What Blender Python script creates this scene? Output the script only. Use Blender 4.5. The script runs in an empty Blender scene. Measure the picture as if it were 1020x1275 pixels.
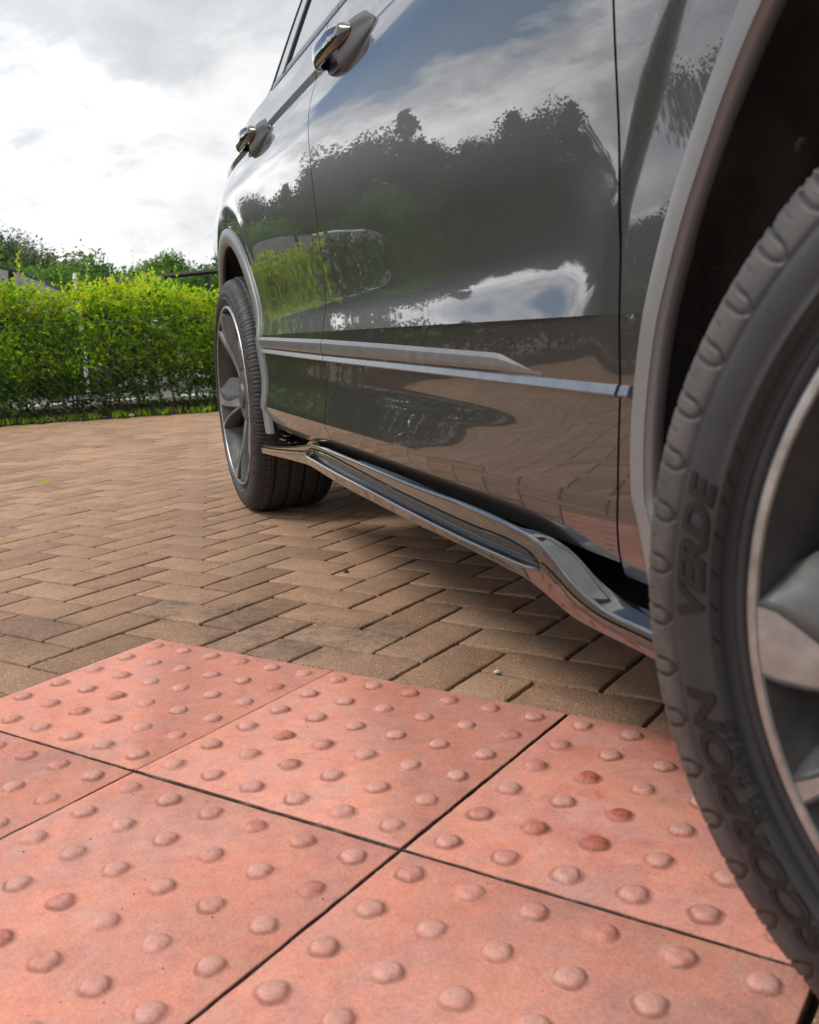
import bpy, bmesh, math, random
import numpy as np
from mathutils import Vector, Matrix
sc = bpy.context.scene
COL = sc.collection
R = math.radians
# ------------------------------------------------------------------ camera
cam = bpy.data.cameras.new("camera"); camo = bpy.data.objects.new("camera", cam); COL.objects.link(camo)
sc.camera = camo
YAW, PITCH, ROLL = -0.600014, -0.183023, 0.056776
CAMP = Vector((1.35364, -0.75519, 0.52468))
fw = Vector((math.sin(YAW)*math.cos(PITCH), math.cos(YAW)*math.cos(PITCH), math.sin(PITCH)))
rt = Vector((math.cos(YAW), -math.sin(YAW), 0)); dn = fw.cross(rt)
r2 = rt*math.cos(ROLL)+dn*math.sin(ROLL); d2 = -rt*math.sin(ROLL)+dn*math.cos(ROLL)
camo.matrix_world = Matrix(((r2.x, -d2.x, -fw.x, CAMP.x), (r2.y, -d2.y, -fw.y, CAMP.y), (r2.z, -d2.z, -fw.z, CAMP.z), (0, 0, 0, 1)))
cam.sensor_fit = 'VERTICAL'; cam.sensor_height = 36; cam.sensor_width = 28.8; cam.lens = 34.957
cam.clip_start = .02; cam.clip_end = 2000
cam.dof.use_dof = True; cam.dof.focus_distance = 1.95; cam.dof.aperture_fstop = 11
sc.view_settings.view_transform = 'Standard'; sc.view_settings.look = 'None'
sc.view_settings.exposure = 0.0; sc.view_settings.gamma = 1.0
# ------------------------------------------------------------------ light
SUN_AZ, SUN_EL = 222.0, 52.0          # degrees, azimuth from +X counter-clockwise
sun = bpy.data.lights.new("sun", 'SUN'); suno = bpy.data.objects.new("sun", sun); COL.objects.link(suno)
sun.energy = 2.4; sun.angle = R(20); sun.color = (1, .955, .89)
sd = Vector((math.cos(R(SUN_AZ))*math.cos(R(SUN_EL)), math.sin(R(SUN_AZ))*math.cos(R(SUN_EL)), math.sin(R(SUN_EL))))
suno.rotation_euler = sd.to_track_quat('Z', 'Y').to_euler(); suno.location = (0, 0, 12)
# ------------------------------------------------------------------ node helper
class NT:
    def __init__(s, tree): s.t = tree; s.n = tree.nodes; s.l = tree.links
    def __call__(s, typ, ins=None, **kw):
        nd = s.n.new(typ)
        for k, v in kw.items(): setattr(nd, k, v)
        for k, v in (ins or {}).items():
            sk = nd.inputs[k]
            if isinstance(v, bpy.types.NodeSocket): s.l.new(v, sk)
            elif isinstance(v, bpy.types.Node): s.l.new(v.outputs[0], sk)
            else:
                if sk.type == 'RGBA' and len(v) == 3: v = (*v, 1)
                sk.default_value = v
        return nd
    def math(s, op, a, b=0.0, c=None, clamp=False):
        d = {0: a, 1: b}
        if c is not None: d[2] = c
        return s('ShaderNodeMath', d, operation=op, use_clamp=clamp).outputs[0]
    def ramp(s, fac, stops, interp='LINEAR'):
        nd = s('ShaderNodeValToRGB', {'Fac': fac}); cr = nd.color_ramp; cr.interpolation = interp
        while len(cr.elements) < len(stops): cr.elements.new(.5)
        for e, (p, c) in zip(cr.elements, stops):
            e.position = p
            if not hasattr(c, '__len__'): c = (c, c, c)
            e.color = (*c, 1)
        return nd.outputs[0]
    def mix(s, f, a, b, blend='MIX'):
        nd = s.n.new('ShaderNodeMix'); nd.data_type = 'RGBA'; nd.blend_type = blend
        for i, v in ((0, f), (6, a), (7, b)):
            sk = nd.inputs[i]
            if isinstance(v, bpy.types.NodeSocket): s.l.new(v, sk)
            else: sk.default_value = v if i == 0 else (*v[:3], 1)
        return nd.outputs[2]
    def noise(s, vec, scale, detail=4, rough=.55, dist=0, out=0):
        nd = s('ShaderNodeTexNoise', {'Scale': scale, 'Detail': detail, 'Roughness': rough, 'Distortion': dist})
        if vec is not None: s.l.new(vec, nd.inputs['Vector'])
        return nd.outputs[out]
# ------------------------------------------------------------------ world: Nishita sky with broken cloud
w = bpy.data.worlds.new("World"); sc.world = w; w.use_nodes = True; w.node_tree.nodes.clear(); W = NT(w.node_tree)
sky = W('ShaderNodeTexSky', sky_type='NISHITA', sun_disc=False, sun_elevation=R(SUN_EL), sun_rotation=R(90-SUN_AZ), air_density=1.0, dust_density=.6, ozone_density=1.3)
dirv = W('ShaderNodeTexCoord').outputs['Generated']
sp = W('ShaderNodeSeparateXYZ', {0: dirv})
zc = W.math('MAXIMUM', sp.outputs[2], 0.0); zz = W.math('ADD', zc, .34)
pv = W('ShaderNodeCombineXYZ', {0: W.math('DIVIDE', sp.outputs[0], zz), 1: W.math('DIVIDE', sp.outputs[1], zz), 2: zc}).outputs[0]
def blob(azd, eld, cosr, soft):
    v = (math.cos(R(azd))*math.cos(R(eld)), math.sin(R(azd))*math.cos(R(eld)), math.sin(R(eld)))
    dt = W('ShaderNodeVectorMath', {0: dirv, 1: v}, operation='DOT_PRODUCT').outputs['Value']
    return W('ShaderNodeMapRange', {0: dt, 1: cosr-soft, 2: cosr+soft*.3, 3: 0.0, 4: 1.0}).outputs[0]
n1 = W.noise(pv, 2.3, 10, .58, .3)
n2 = W.noise(W('ShaderNodeVectorMath', {0: pv, 1: (7.3, 2.1, 4)}, operation='ADD').outputs[0], 2.1, 6, .55, .2)
n3 = W.noise(W('ShaderNodeVectorMath', {0: pv, 1: (1.3, 9.1, 2)}, operation='ADD').outputs[0], 7.0, 9, .62, .4)
gap = W.math('MAXIMUM', W.math('MAXIMUM', blob(160, 21, .992, .014), blob(182, 27, .985, .02)), blob(169, 24, .987, .018))
cov = W.math('SUBTRACT', W.math('ADD', n1, .28), W.math('MULTIPLY', gap, .60))
cmask = W.ramp(cov, [(.46, 0), (.56, 1)])
shade = W.math('ADD', W.math('MULTIPLY', n2, .6), W.math('MULTIPLY', n3, .4))
dkc = W.math('MAXIMUM', blob(138, 22, .990, .018), W.math('MULTIPLY', blob(149, 20, .995, .012), .8))
shade = W.math('SUBTRACT', shade, W.math('MULTIPLY', dkc, .15))
ccol = W.ramp(shade, [(.30, (.60, .625, .65)), (.40, (.76, .78, .80)), (.47, (.93, .935, .94)), (.56, (1.02, 1.02, 1.02)), (.70, (1.15, 1.15, 1.14))])
side = W.ramp(shade, [(.38, (.85, .88, .93)), (.46, (1.25, 1.27, 1.3)), (.53, (2.0, 2.0, 1.98)), (.64, (2.6, 2.58, 2.5))])
ccol = W.mix(blob(172, 16, .90, .10), ccol, side)
skys = W.mix(1.0, sky.outputs[0], (.115, .115, .115), 'MULTIPLY')
skc = W.mix(cmask, skys, ccol)
lp = W('ShaderNodeBackground', {0: skc, 1: 1.0})
W('ShaderNodeOutputWorld', {0: lp.outputs[0]})
# ------------------------------------------------------------------ materials
MATS = {}
def mat(name):
    m = bpy.data.materials.new(name); m.use_nodes = True; m.node_tree.nodes.clear(); MATS[name] = m
    return m, NT(m.node_tree)
def fin(N, sh, disp=None):
    N('ShaderNodeOutputMaterial', {0: sh})
def pb(N, **kw):
    ins = {k.replace('_', ' '): v for k, v in kw.items()}
    return N('ShaderNodeBsdfPrincipled', ins).outputs[0]
def bump(N, h, strength, dist=.001, nrm=None):
    d = {'Height': h, 'Strength': strength, 'Distance': dist}
    if nrm is not None: d['Normal'] = nrm
    return N('ShaderNodeBump', d).outputs[0]
def simple(name, col, rough=.5, metal=0., **kw):
    m, N = mat(name)
    oc = N('ShaderNodeTexCoord').outputs['Object']
    v = N.noise(oc, 35, 5, .6)
    c = N.mix(N.ramp(v, [(.3, 0), (.7, 1)]), tuple(x*.86 for x in col), tuple(min(1, x*1.12) for x in col))
    r = N.math('ADD', N.math('MULTIPLY', v, .12), rough-.06)
    fin(N, pb(N, Base_Color=c, Roughness=r, Metallic=metal, **kw)); return m
# car paint
m, N = mat('grey_paint')
oc = N('ShaderNodeTexCoord').outputs['Object']
fl = N('ShaderNodeTexVoronoi', {'Vector': oc, 'Scale': 1400.}, feature='F1')
fb = N('ShaderNodeSeparateColor', {0: fl.outputs['Color']}).outputs[0]
base = N.mix(fb, (.062, .063, .066), (.115, .117, .121))
dust = N.math('MULTIPLY', N.ramp(N.noise(oc, 900, 2, .5), [(.70, 0), (.76, 1)]), N.ramp(N.noise(oc, 6, 3), [(.4, .1), (.7, 1)]))
base = N.mix(N.math('MULTIPLY', dust, .35), base, (.33, .30, .27))
film = N.noise(oc, 3.5, 4, .6)
fin(N, pb(N, Base_Color=base, Metallic=N.math('SUBTRACT', .82, N.math('MULTIPLY', dust, .5)), Roughness=.34, Coat_Weight=1.0, Coat_IOR=1.8,
    Coat_Roughness=N.math('ADD', .003, N.math('MULTIPLY', film, .008))))
simple('satin_trim', (.30, .305, .31), .30, .85)
simple('dark_strip', (.10, .10, .10), .35, .3)
m, N = mat('cladding_plastic')
oc = N('ShaderNodeTexCoord').outputs['Object']
g = N.noise(oc, 700, 3, .6)
fin(N, pb(N, Base_Color=N.mix(g, (.16, .165, .17), (.22, .224, .23)), Roughness=.36, Metallic=.25, Normal=bump(N, g, .2, .0003)))
m, N = mat('liner_felt')
oc = N('ShaderNodeTexCoord').outputs['Object']
g = N.noise(oc, 260, 6, .7); d1 = N.noise(oc, 7, 6, .65, .6)
c = N.mix(N.ramp(d1, [(.46, 0), (.68, 1)]), (.009, .009, .009), (.045, .034, .027))
sp_ = N.ramp(N.noise(oc, 170, 2, .5), [(.72, 0), (.76, 1)])
c = N.mix(N.math('MULTIPLY', sp_, .5), c, (.16, .13, .10))
fin(N, pb(N, Base_Color=c, Roughness=.8, Normal=bump(N, g, .5, .002)))
simple('void_black', (.003, .003, .003), .95, Specular_IOR_Level=.1)
simple('matt_black', (.012, .012, .013), .6)
simple('black_rubber', (.02, .02, .021), .45)
m, N = mat('gloss_black')
oc = N('ShaderNodeTexCoord').outputs['Object']
fin(N, pb(N, Base_Color=(.008, .008, .009), Roughness=N.math('ADD', .04, N.math('MULTIPLY', N.noise(oc, 9, 4), .04)), Coat_Weight=1., Coat_IOR=1.75, Coat_Roughness=.015, Specular_IOR_Level=.5))
m, N = mat('privacy_glass')
fin(N, pb(N, Base_Color=(.01, .011, .012), Roughness=.02, IOR=1.9, Coat_Weight=1., Coat_IOR=2.0, Coat_Roughness=.0))
# tyre rubber: sidewall grey, dusty shoulder
m, N = mat('tyre_rubber')
oc = N('ShaderNodeTexCoord').outputs['Object']
sx = N('ShaderNodeSeparateXYZ', {0: oc})
rad = N.math('SQRT', N.math('ADD', N.math('POWER', sx.outputs[0], 2.), N.math('POWER', sx.outputs[2], 2.)))
dn_ = N.noise(oc, 18, 6, .65, .4); fi = N.noise(oc, 420, 3, .6)
dirt = N.math('MULTIPLY', N.ramp(N.math('MULTIPLY', rad, 1.0), [(.315, 0), (.326, 1)]), N.ramp(dn_, [(.34, .15), (.62, 1)]))
c = N.mix(N.ramp(dn_, [(.3, 0), (.7, 1)]), (.017, .0178, .021), (.029, .030, .034))
c = N.mix(N.math('MULTIPLY', dirt, .34), c, (.17, .145, .125))
c = N.mix(N('ShaderNodeAttribute', attribute_name='groove_shade').outputs['Fac'], c, (.006, .006, .006))  # occlusion inside the tread cuts painted into the rubber colour
fin(N, pb(N, Base_Color=c, Roughness=N.math('ADD', .46, N.math('MULTIPLY', dirt, .2)), Normal=bump(N, fi, .2, .0006)))
m2 = m.copy(); m2.name = 'clean_tyre_rubber'; MATS['clean_tyre_rubber'] = m2
for nd in m2.node_tree.nodes:
    if nd.type == 'MIX' and tuple(round(x, 3) for x in nd.inputs[7].default_value[:3]) == (.17, .145, .125): nd.inputs[7].default_value = (.026, .025, .024, 1)
simple('tyre_lettering', (.0045, .0045, .005), .5)
m, N = mat('machined_alloy')
oc = N('ShaderNodeTexCoord').outputs['Object']
sx = N('ShaderNodeSeparateXYZ', {0: oc})
rad = N.math('SQRT', N.math('ADD', N.math('POWER', sx.outputs[0], 2.), N.math('POWER', sx.outputs[2], 2.)))
rg = N.noise(N('ShaderNodeCombineXYZ', {0: rad}).outputs[0], 2600, 3, .6)
gr = N.noise(oc, 24, 6, .65)
c = N.mix(N.ramp(gr, [(.38, 0), (.62, 1)]), (.30, .295, .29), (.46, .46, .46))
fin(N, pb(N, Base_Color=c, Metallic=.8, Roughness=N.math('ADD', .34, N.math('MULTIPLY', gr, .12)), Normal=bump(N, rg, .3, .0004)))
m, N = mat('dark_alloy')
oc = N('ShaderNodeTexCoord').outputs['Object']
gr = N.noise(oc, 22, 6, .7, .5)
c = N.mix(N.ramp(gr, [(.4, 0), (.66, 1)]), (.060, .063, .069), (.10, .097, .094))
fin(N, pb(N, Base_Color=c, Metallic=.25, Roughness=.5))
simple('brake_steel', (.25, .24, .23), .45, .9)
simple('bolt_steel', (.10, .095, .09), .45, .6)
simple('satin_moulding', (.20, .20, .205), .33, .5)
simple('dark_insert', (.035, .037, .04), .22)
m, N = mat('handle_gloss'); fin(N, pb(N, Base_Color=(.012, .012, .013), Metallic=0., Roughness=.12, Coat_Weight=1., Coat_IOR=1.7, Coat_Roughness=.02))
m, N = mat('handle_grey'); oc = N('ShaderNodeTexCoord').outputs['Object']
fin(N, pb(N, Base_Color=N.mix(N.noise(oc, 500, 2), (.03, .03, .031), (.07, .07, .071)), Roughness=.55))
# brick paviors
def paver_mat():
    m, N = mat('tan_brick_paver')
    pc = N('ShaderNodeNewGeometry'); pos = pc.outputs['Position']; isl = pc.outputs['Random Per Island']
    c = N.ramp(isl, [(0, (.265, .160, .098)), (.3, (.34, .210, .128)), (.6, (.40, .256, .162)), (.8, (.355, .212, .132)), (1, (.31, .20, .135))])
    big = N.noise(pos, 1.6, 5, .6, .3); mid = N.noise(pos, 14, 6, .65); fine = N.noise(pos, 260, 4, .7)
    c = N.mix(N.ramp(big, [(.35, 0), (.65, 1)]), c, N.mix(1.0, c, (1.12, 1.08, 1.05), 'MULTIPLY'))
    c = N.mix(1.0, c, N.ramp(mid, [(.3, .80), (.7, 1.12)]), 'MULTIPLY')
    c = N.mix(1.0, c, N.ramp(fine, [(.25, .5), (.52, 1.0), (.78, 1.4)]), 'MULTIPLY')
    v = N('ShaderNodeTexVoronoi', {'Vector': pos, 'Scale': 170.}); vr = N('ShaderNodeSeparateColor', {0: v.outputs['Color']})
    spot = N.ramp(v.outputs['Distance'], [(.22, 1), (.32, 0)])
    dark = N.math('MULTIPLY', spot, N.ramp(vr.outputs[0], [(.66, 0), (.72, 1)])); lite = N.math('MULTIPLY', spot, N.ramp(vr.outputs[1], [(.82, 0), (.88, 1)]))
    c = N.mix(N.math('MULTIPLY', dark, .75), c, (.06, .055, .05)); c = N.mix(N.math('MULTIPLY', lite, .7), c, (.62, .55, .46))
    # oily stain patches in front of the tactile slabs
    def patch(x, y, r):
        d = N('ShaderNodeVectorMath', {0: pos, 1: (x, y, 0)}, operation='DISTANCE').outputs['Value']
        return N.ramp(N.math('ADD', N.math('DIVIDE', d, r), N.math('MULTIPLY', N.math('SUBTRACT', mid, .5), 1.6)), [(.35, 1), (1., 0)])
    st = N.math('MAXIMUM', N.math('MAXIMUM', patch(.20, .50, .17), patch(.03, .58, .12)), N.math('MAXIMUM', patch(-.14, .56, .10), patch(.33, .58, .12)))
    st = N.math('MAXIMUM', st, N.math('MULTIPLY', patch(-.28, .3, .16), .6))
    st = N.math('MULTIPLY', st, N.ramp(N.noise(pos, 38, 5, .75), [(.40, .15), (.62, 1)]))
    c = N.mix(N.math('MULTIPLY', st, .62), c, (.055, .052, .052))
    nrm = bump(N, fine, .8, .0026, bump(N, N.noise(pos, 95, 4, .7), .6, .003))
    fin(N, pb(N, Base_Color=c, Roughness=.78, Specular_IOR_Level=.4, Normal=nrm))
paver_mat()
m, N = mat('joint_sand')
pos = N('ShaderNodeNewGeometry').outputs['Position']
a = N.noise(pos, 22, 5, .65); b = N.noise(pos, 480, 4, .7)
c = N.mix(N.ramp(a, [(.4, 0), (.6, 1)]), (.022, .018, .012), (.024, .026, .010))
c = N.mix(1.0, c, N.ramp(b, [(.3, .35), (.7, 1.6)]), 'MULTIPLY')
fin(N, pb(N, Base_Color=c, Roughness=.95, Normal=bump(N, b, .9, .004)))
m, N = mat('red_concrete')
g_ = N('ShaderNodeNewGeometry'); pos = g_.outputs['Position']
oc = N('ShaderNodeTexCoord').outputs['Object']
zh = N('ShaderNodeSeparateXYZ', {0: oc}).outputs[2]
big = N.noise(pos, 2.6, 6, .65, .5); mid = N.noise(pos, 11, 6, .7, .4); fine = N.noise(pos, 330, 4, .7)
c = N.ramp(big, [(.3, (.55, .212, .145)), (.5, (.61, .248, .175)), (.7, (.66, .29, .215))])
c = N.mix(N.ramp(mid, [(.45, 0), (.68, .75)]), c, (.50, .25, .215))
grime = N.ramp(N.noise(pos, 5.5, 8, .75, .8), [(.52, 0), (.68, .6)])
c = N.mix(grime, c, (.33, .19, .165))
redn = N.math('MULTIPLY', N.ramp(N.noise(pos, 7, 6, .7, .3), [(.50, 0), (.64, 1)]), N.ramp(N('ShaderNodeVectorMath', {0: pos, 1: (.98, .2, 0)}, operation='DISTANCE').outputs['Value'], [(.05, 1), (.26, 0)]))
c = N.mix(N.math('MULTIPLY', redn, .8), c, (.40, .08, .055))
# domes: paler worn caps, dirt ring round the foot
dome = N.ramp(zh, [(.0012, 0), (.0032, 1)])
rr_ = g_.outputs['Random Per Island']
dc = N.mix(N.ramp(rr_, [(.6, 0), (.95, 1)]), (.50, .25, .205), (.40, .11, .08))
dc = N.mix(N.ramp(N.noise(pos, 90, 4, .7), [(.4, 0), (.7, .6)]), dc, (.58, .33, .28))
c = N.mix(N.math('MULTIPLY', dome, .8), c, dc)
rz = N.math('MULTIPLY', N.ramp(N('ShaderNodeVectorMath', {0: pos, 1: (1.0, .22, 0)}, operation='DISTANCE').outputs['Value'], [(.10, 1), (.24, 0)]), N.ramp(rr_, [(.42, 0), (.5, 1)]))
c = N.mix(N.math('MULTIPLY', N.math('MULTIPLY', rz, dome), .85), c, (.36, .075, .05))
ringr = N('ShaderNodeAttribute', attribute_name='ring').outputs['Fac']
edge = N.math('MULTIPLY', ringr, N.ramp(N.noise(pos, 60, 4, .7), [(.3, .45), (.52, 1.)]), clamp=True)
c = N.mix(N.math('MULTIPLY', edge, .72), c, (.17, .068, .043))
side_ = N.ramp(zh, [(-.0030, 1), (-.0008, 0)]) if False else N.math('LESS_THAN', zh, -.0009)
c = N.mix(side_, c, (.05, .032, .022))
mott = N.noise(pos, 48, 7, .8); c = N.mix(1.0, c, N.ramp(mott, [(.3, .86), (.5, 1.03), (.7, 1.14)]), 'MULTIPLY')
dusty = N.ramp(N.noise(pos, 19, 9, .8, .3), [(.50, 0), (.66, .5)]); c = N.mix(dusty, c, (.52, .33, .29))
wv = N('ShaderNodeTexWave', {'Vector': pos, 'Scale': 2.3, 'Distortion': 9.0, 'Detail': 4., 'Detail Scale': 1.2}).outputs['Fac']
scr = N.math('MULTIPLY', N.ramp(wv, [(.985, 0), (.997, 1)]), N.ramp(N.noise(pos, 6, 4, .6), [(.60, 0), (.70, .35)])); c = N.mix(scr, c, (.62, .47, .43))
c = N.mix(1.0, c, N.ramp(fine, [(.25, .76), (.52, 1.04), (.8, 1.22)]), 'MULTIPLY')
dk = N.ramp(N.noise(pos, 95, 3, .6), [(.73, 0), (.77, .6)])
c = N.mix(dk, c, (.20, .11, .09))
fin(N, pb(N, Base_Color=c, Roughness=.72, Specular_IOR_Level=.35, Normal=bump(N, fine, .5, .0014, bump(N, N.noise(pos, 60, 5, .7), .35, .002))))
m, N = mat('soil')
pos = N('ShaderNodeNewGeometry').outputs['Position']
a = N.noise(pos, 9, 6, .7); b = N.noise(pos, 60, 5, .75)
c = N.mix(N.ramp(a, [(.4, 0), (.65, 1)]), (.05, .038, .028), (.11, .085, .065))
fin(N, pb(N, Base_Color=N.mix(1., c, N.ramp(b, [(.3, .4), (.7, 1.6)]), 'MULTIPLY'), Roughness=.95, Normal=bump(N, b, .9, .03)))
m, N = mat('asphalt')
pos = N('ShaderNodeNewGeometry').outputs['Position']
b = N.noise(pos, 40, 6, .7); a = N.noise(pos, .6, 5, .6)
c = N.mix(N.ramp(a, [(.4, 0), (.65, 1)]), (.09, .088, .085), (.14, .135, .13))
fin(N, pb(N, Base_Color=N.mix(1., c, N.ramp(b, [(.3, .8), (.7, 1.2)]), 'MULTIPLY'), Roughness=.9))
m, N = mat('meadow')
pos = N('ShaderNodeNewGeometry').outputs['Position']
b = N.noise(pos, 30, 6, .7); a = N.noise(pos, .4, 5, .6)
c = N.mix(N.ramp(a, [(.4, 0), (.65, 1)]), (.05, .085, .02), (.09, .12, .035))
fin(N, pb(N, Base_Color=N.mix(1., c, N.ramp(b, [(.3, .6), (.7, 1.3)]), 'MULTIPLY'), Roughness=.95))
simple('pale_kerb', (.62, .60, .57), .8)
def leafmat(name, stops, trans=.35):
    m, N = mat(name)
    g = N('ShaderNodeNewGeometry'); isl = g.outputs['Random Per Island']
    c = N.ramp(isl, stops)
    n = N.noise(g.outputs['Position'], 1.6, 4, .6)
    c = N.mix(1., c, N.ramp(n, [(.3, .72), (.7, 1.25)]), 'MULTIPLY')
    d = N('ShaderNodeBsdfPrincipled', {'Base Color': c, 'Roughness': .5, 'Specular IOR Level': .3})
    tcol = N.mix(1., c, (1.25, 1.35, .7), 'MULTIPLY')
    t = N('ShaderNodeBsdfTranslucent', {0: tcol})
    fin(N, N('ShaderNodeMixShader', {0: trans, 1: d.outputs[0], 2: t.outputs[0]}).outputs[0]); return m
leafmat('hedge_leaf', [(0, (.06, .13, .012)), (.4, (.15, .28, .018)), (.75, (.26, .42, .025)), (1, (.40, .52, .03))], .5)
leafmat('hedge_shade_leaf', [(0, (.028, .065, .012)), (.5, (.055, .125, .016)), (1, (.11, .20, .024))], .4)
leafmat('young_leaf', [(0, (.26, .44, .03)), (.5, (.42, .56, .03)), (.86, (.60, .60, .035)), (.95, (.62, .40, .06)), (1, (.55, .17, .10))], .55)
leafmat('tree_leaf', [(0, (.024, .042, .018)), (.5, (.045, .070, .028)), (1, (.08, .105, .04))], .3)
leafmat('fresh_tree_leaf', [(0, (.05, .12, .025)), (.5, (.10, .21, .04)), (1, (.18, .31, .06))], .4)
leafmat('willow_leaf', [(0, (.08, .11, .06)), (.5, (.14, .18, .10)), (1, (.22, .26, .16))], .35)
leafmat('dark_conifer_leaf', [(0, (.012, .019, .012)), (.5, (.021, .031, .018)), (1, (.036, .048, .025))], .15)
leafmat('dry_leaf', [(0, (.05, .035, .022)), (.6, (.13, .085, .05)), (1, (.22, .16, .09))], .2)
leafmat('joint_crumb', [(0, (.03, .024, .014)), (.5, (.07, .055, .03)), (.8, (.05, .06, .02)), (1, (.16, .13, .09))], .0)
simple('bark', (.075, .06, .045), .9)
simple('wire_steel', (.30, .31, .32), .45, .7)
simple('black_metal', (.012, .012, .014), .45, .3)
simple('white_post_paint', (.7, .7, .7), .5)
m, N = mat('silver_paint'); fin(N, pb(N, Base_Color=(.55, .57, .60), Metallic=.7, Roughness=.3, Coat_Weight=1., Coat_Roughness=.02))
m, N = mat('black_paint'); fin(N, pb(N, Base_Color=(.01, .01, .012), Metallic=.2, Roughness=.3, Coat_Weight=1., Coat_Roughness=.02))
simple('litter_white', (.7, .7, .68), .6)
simple('dull_black', (.004, .004, .005), .7, Specular_IOR_Level=.15)
simple('lamp_red', (.35, .02, .02), .2)
simple('lamp_clear', (.6, .62, .65), .1)
# ------------------------------------------------------------------ mesh helpers
class MB:
    def __init__(s): s.v = []; s.f = []
    def add(s, vs, fs):
        o = len(s.v); s.v.extend(vs); s.f.extend([tuple(i+o for i in f) for f in fs])
    def box(s, c, d, rz=0):
        hx, hy, hz = d[0]/2, d[1]/2, d[2]/2; ca, sa = math.cos(rz), math.sin(rz); vs = []
        for z in (-hz, hz):
            for x, y in ((-hx, -hy), (hx, -hy), (hx, hy), (-hx, hy)):
                vs.append((c[0]+x*ca-y*sa, c[1]+x*sa+y*ca, c[2]+z))
        s.add(vs, [(3, 2, 1, 0), (4, 5, 6, 7), (0, 1, 5, 4), (1, 2, 6, 5), (2, 3, 7, 6), (3, 0, 4, 7)])
    def grid(s, P, closeu=False, closev=False, flip=False):
        nu, nv = len(P), len(P[0]); vs = [tuple(p) for r in P for p in r]; fs = []
        for i in range(nu if closeu else nu-1):
            for j in range(nv if closev else nv-1):
                a = i*nv+j; b = ((i+1) % nu)*nv+j; c = ((i+1) % nu)*nv+(j+1) % nv; d = i*nv+(j+1) % nv
                fs.append((a, d, c, b) if flip else (a, b, c, d))
        s.add(vs, fs)
    def tube(s, pts, r0, r1=None, seg=8, caps=True):
        if r1 is None: r1 = r0
        pts = [Vector(p) for p in pts]; n = len(pts); rows = []
        up = Vector((0, 0, 1))
        for i, p in enumerate(pts):
            t = (pts[min(i+1, n-1)]-pts[max(i-1, 0)]).normalized()
            a = t.cross(up if abs(t.z) < .95 else Vector((1, 0, 0))).normalized(); b = t.cross(a)
            r = r0+(r1-r0)*i/(n-1)
            rows.append([p+a*r*math.cos(q*2*math.pi/seg)+b*r*math.sin(q*2*math.pi/seg) for q in range(seg)])
        o = len(s.v); s.grid(rows, closev=True)
        if caps:
            s.f.append(tuple(o+i for i in range(seg))); s.f.append(tuple(o+(n-1)*seg+i for i in reversed(range(seg))))
    def build(s, name, m, parent=None, smooth=True, sharp=.5, mats=None):
        me = bpy.data.meshes.new(name); me.from_pydata([tuple(v) for v in s.v], [], s.f); me.update()
        for x in (mats or [m]): me.materials.append(MATS[x] if isinstance(x, str) else x)
        if smooth:
            me.polygons.foreach_set('use_smooth', [True]*len(me.polygons))
            if sharp is not None:
                try: me.set_sharp_from_angle(angle=sharp)
                except Exception: pass
        o = bpy.data.objects.new(name, me); COL.objects.link(o)
        if parent is not None: o.parent = parent
        return o
def tag(o, label=None, cat=None, group=None, kind=None):
    if label: o['label'] = label
    if cat: o['category'] = cat
    if group: o['group'] = group
    if kind: o['kind'] = kind
    return o
def empty(name, loc=(0, 0, 0), rz=0, parent=None):
    o = bpy.data.objects.new(name, None); COL.objects.link(o); o.location = loc; o.rotation_euler = (0, 0, rz); o.empty_display_size = .2
    if parent is not None: o.parent = parent
    return o
def fixn(o):
    bm = bmesh.new(); bm.from_mesh(o.data); bmesh.ops.remove_doubles(bm, verts=bm.verts, dist=1e-5); bmesh.ops.recalc_face_normals(bm, faces=bm.faces); bm.to_mesh(o.data); bm.free()
def pchip(xs, ys):
    xs = np.array(xs, float); ys = np.array(ys, float); h = np.diff(xs); d = np.diff(ys)/h; n = len(xs); m_ = np.zeros(n)
    for i in range(1, n-1):
        m_[i] = (d[i-1]*h[i]+d[i]*h[i-1])/(h[i]+h[i-1])
    m_[0] = d[0]; m_[-1] = d[-1]
    def f(x):
        x = min(max(x, xs[0]), xs[-1]); i = int(min(max(np.searchsorted(xs, x)-1, 0), n-2)); t = (x-xs[i])/h[i]
        return ((2*t**3-3*t**2+1)*ys[i]+(t**3-2*t**2+t)*h[i]*m_[i]+(-2*t**3+3*t**2)*ys[i+1]+(t**3-t**2)*h[i]*m_[i+1])
    return f
def sstep(a, b, x):
    t = min(max((x-a)/(b-a), 0), 1); return t*t*(3-2*t)
def lerp(xs, ys): return lambda x: float(np.interp(x, xs, ys))
# ================================================================== GROUND
# hedge line on the ground: passes through HL0 in direction HD
HL0 = Vector((-4.99, 3.456, 0)); HD = Vector((.718, .696, 0)).normalized(); HN = Vector((-HD.y, HD.x, 0))  # HN points beyond the hedge
def hside(x, y): return (Vector((x, y, 0))-HL0).dot(HN)
def hp(a, b, z=0): p = HL0+HD*a+HN*b; return Vector((p.x, p.y, z))
gb = MB(); gb.grid([[(x, y, -.03) for y in (-600, -60, 0, 60, 600)] for x in (-600, -60, 0, 60, 600)], flip=False)
g0 = gb.build('ground', 'meadow', smooth=False); fixn(g0); tag(g0, kind='structure')
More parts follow.
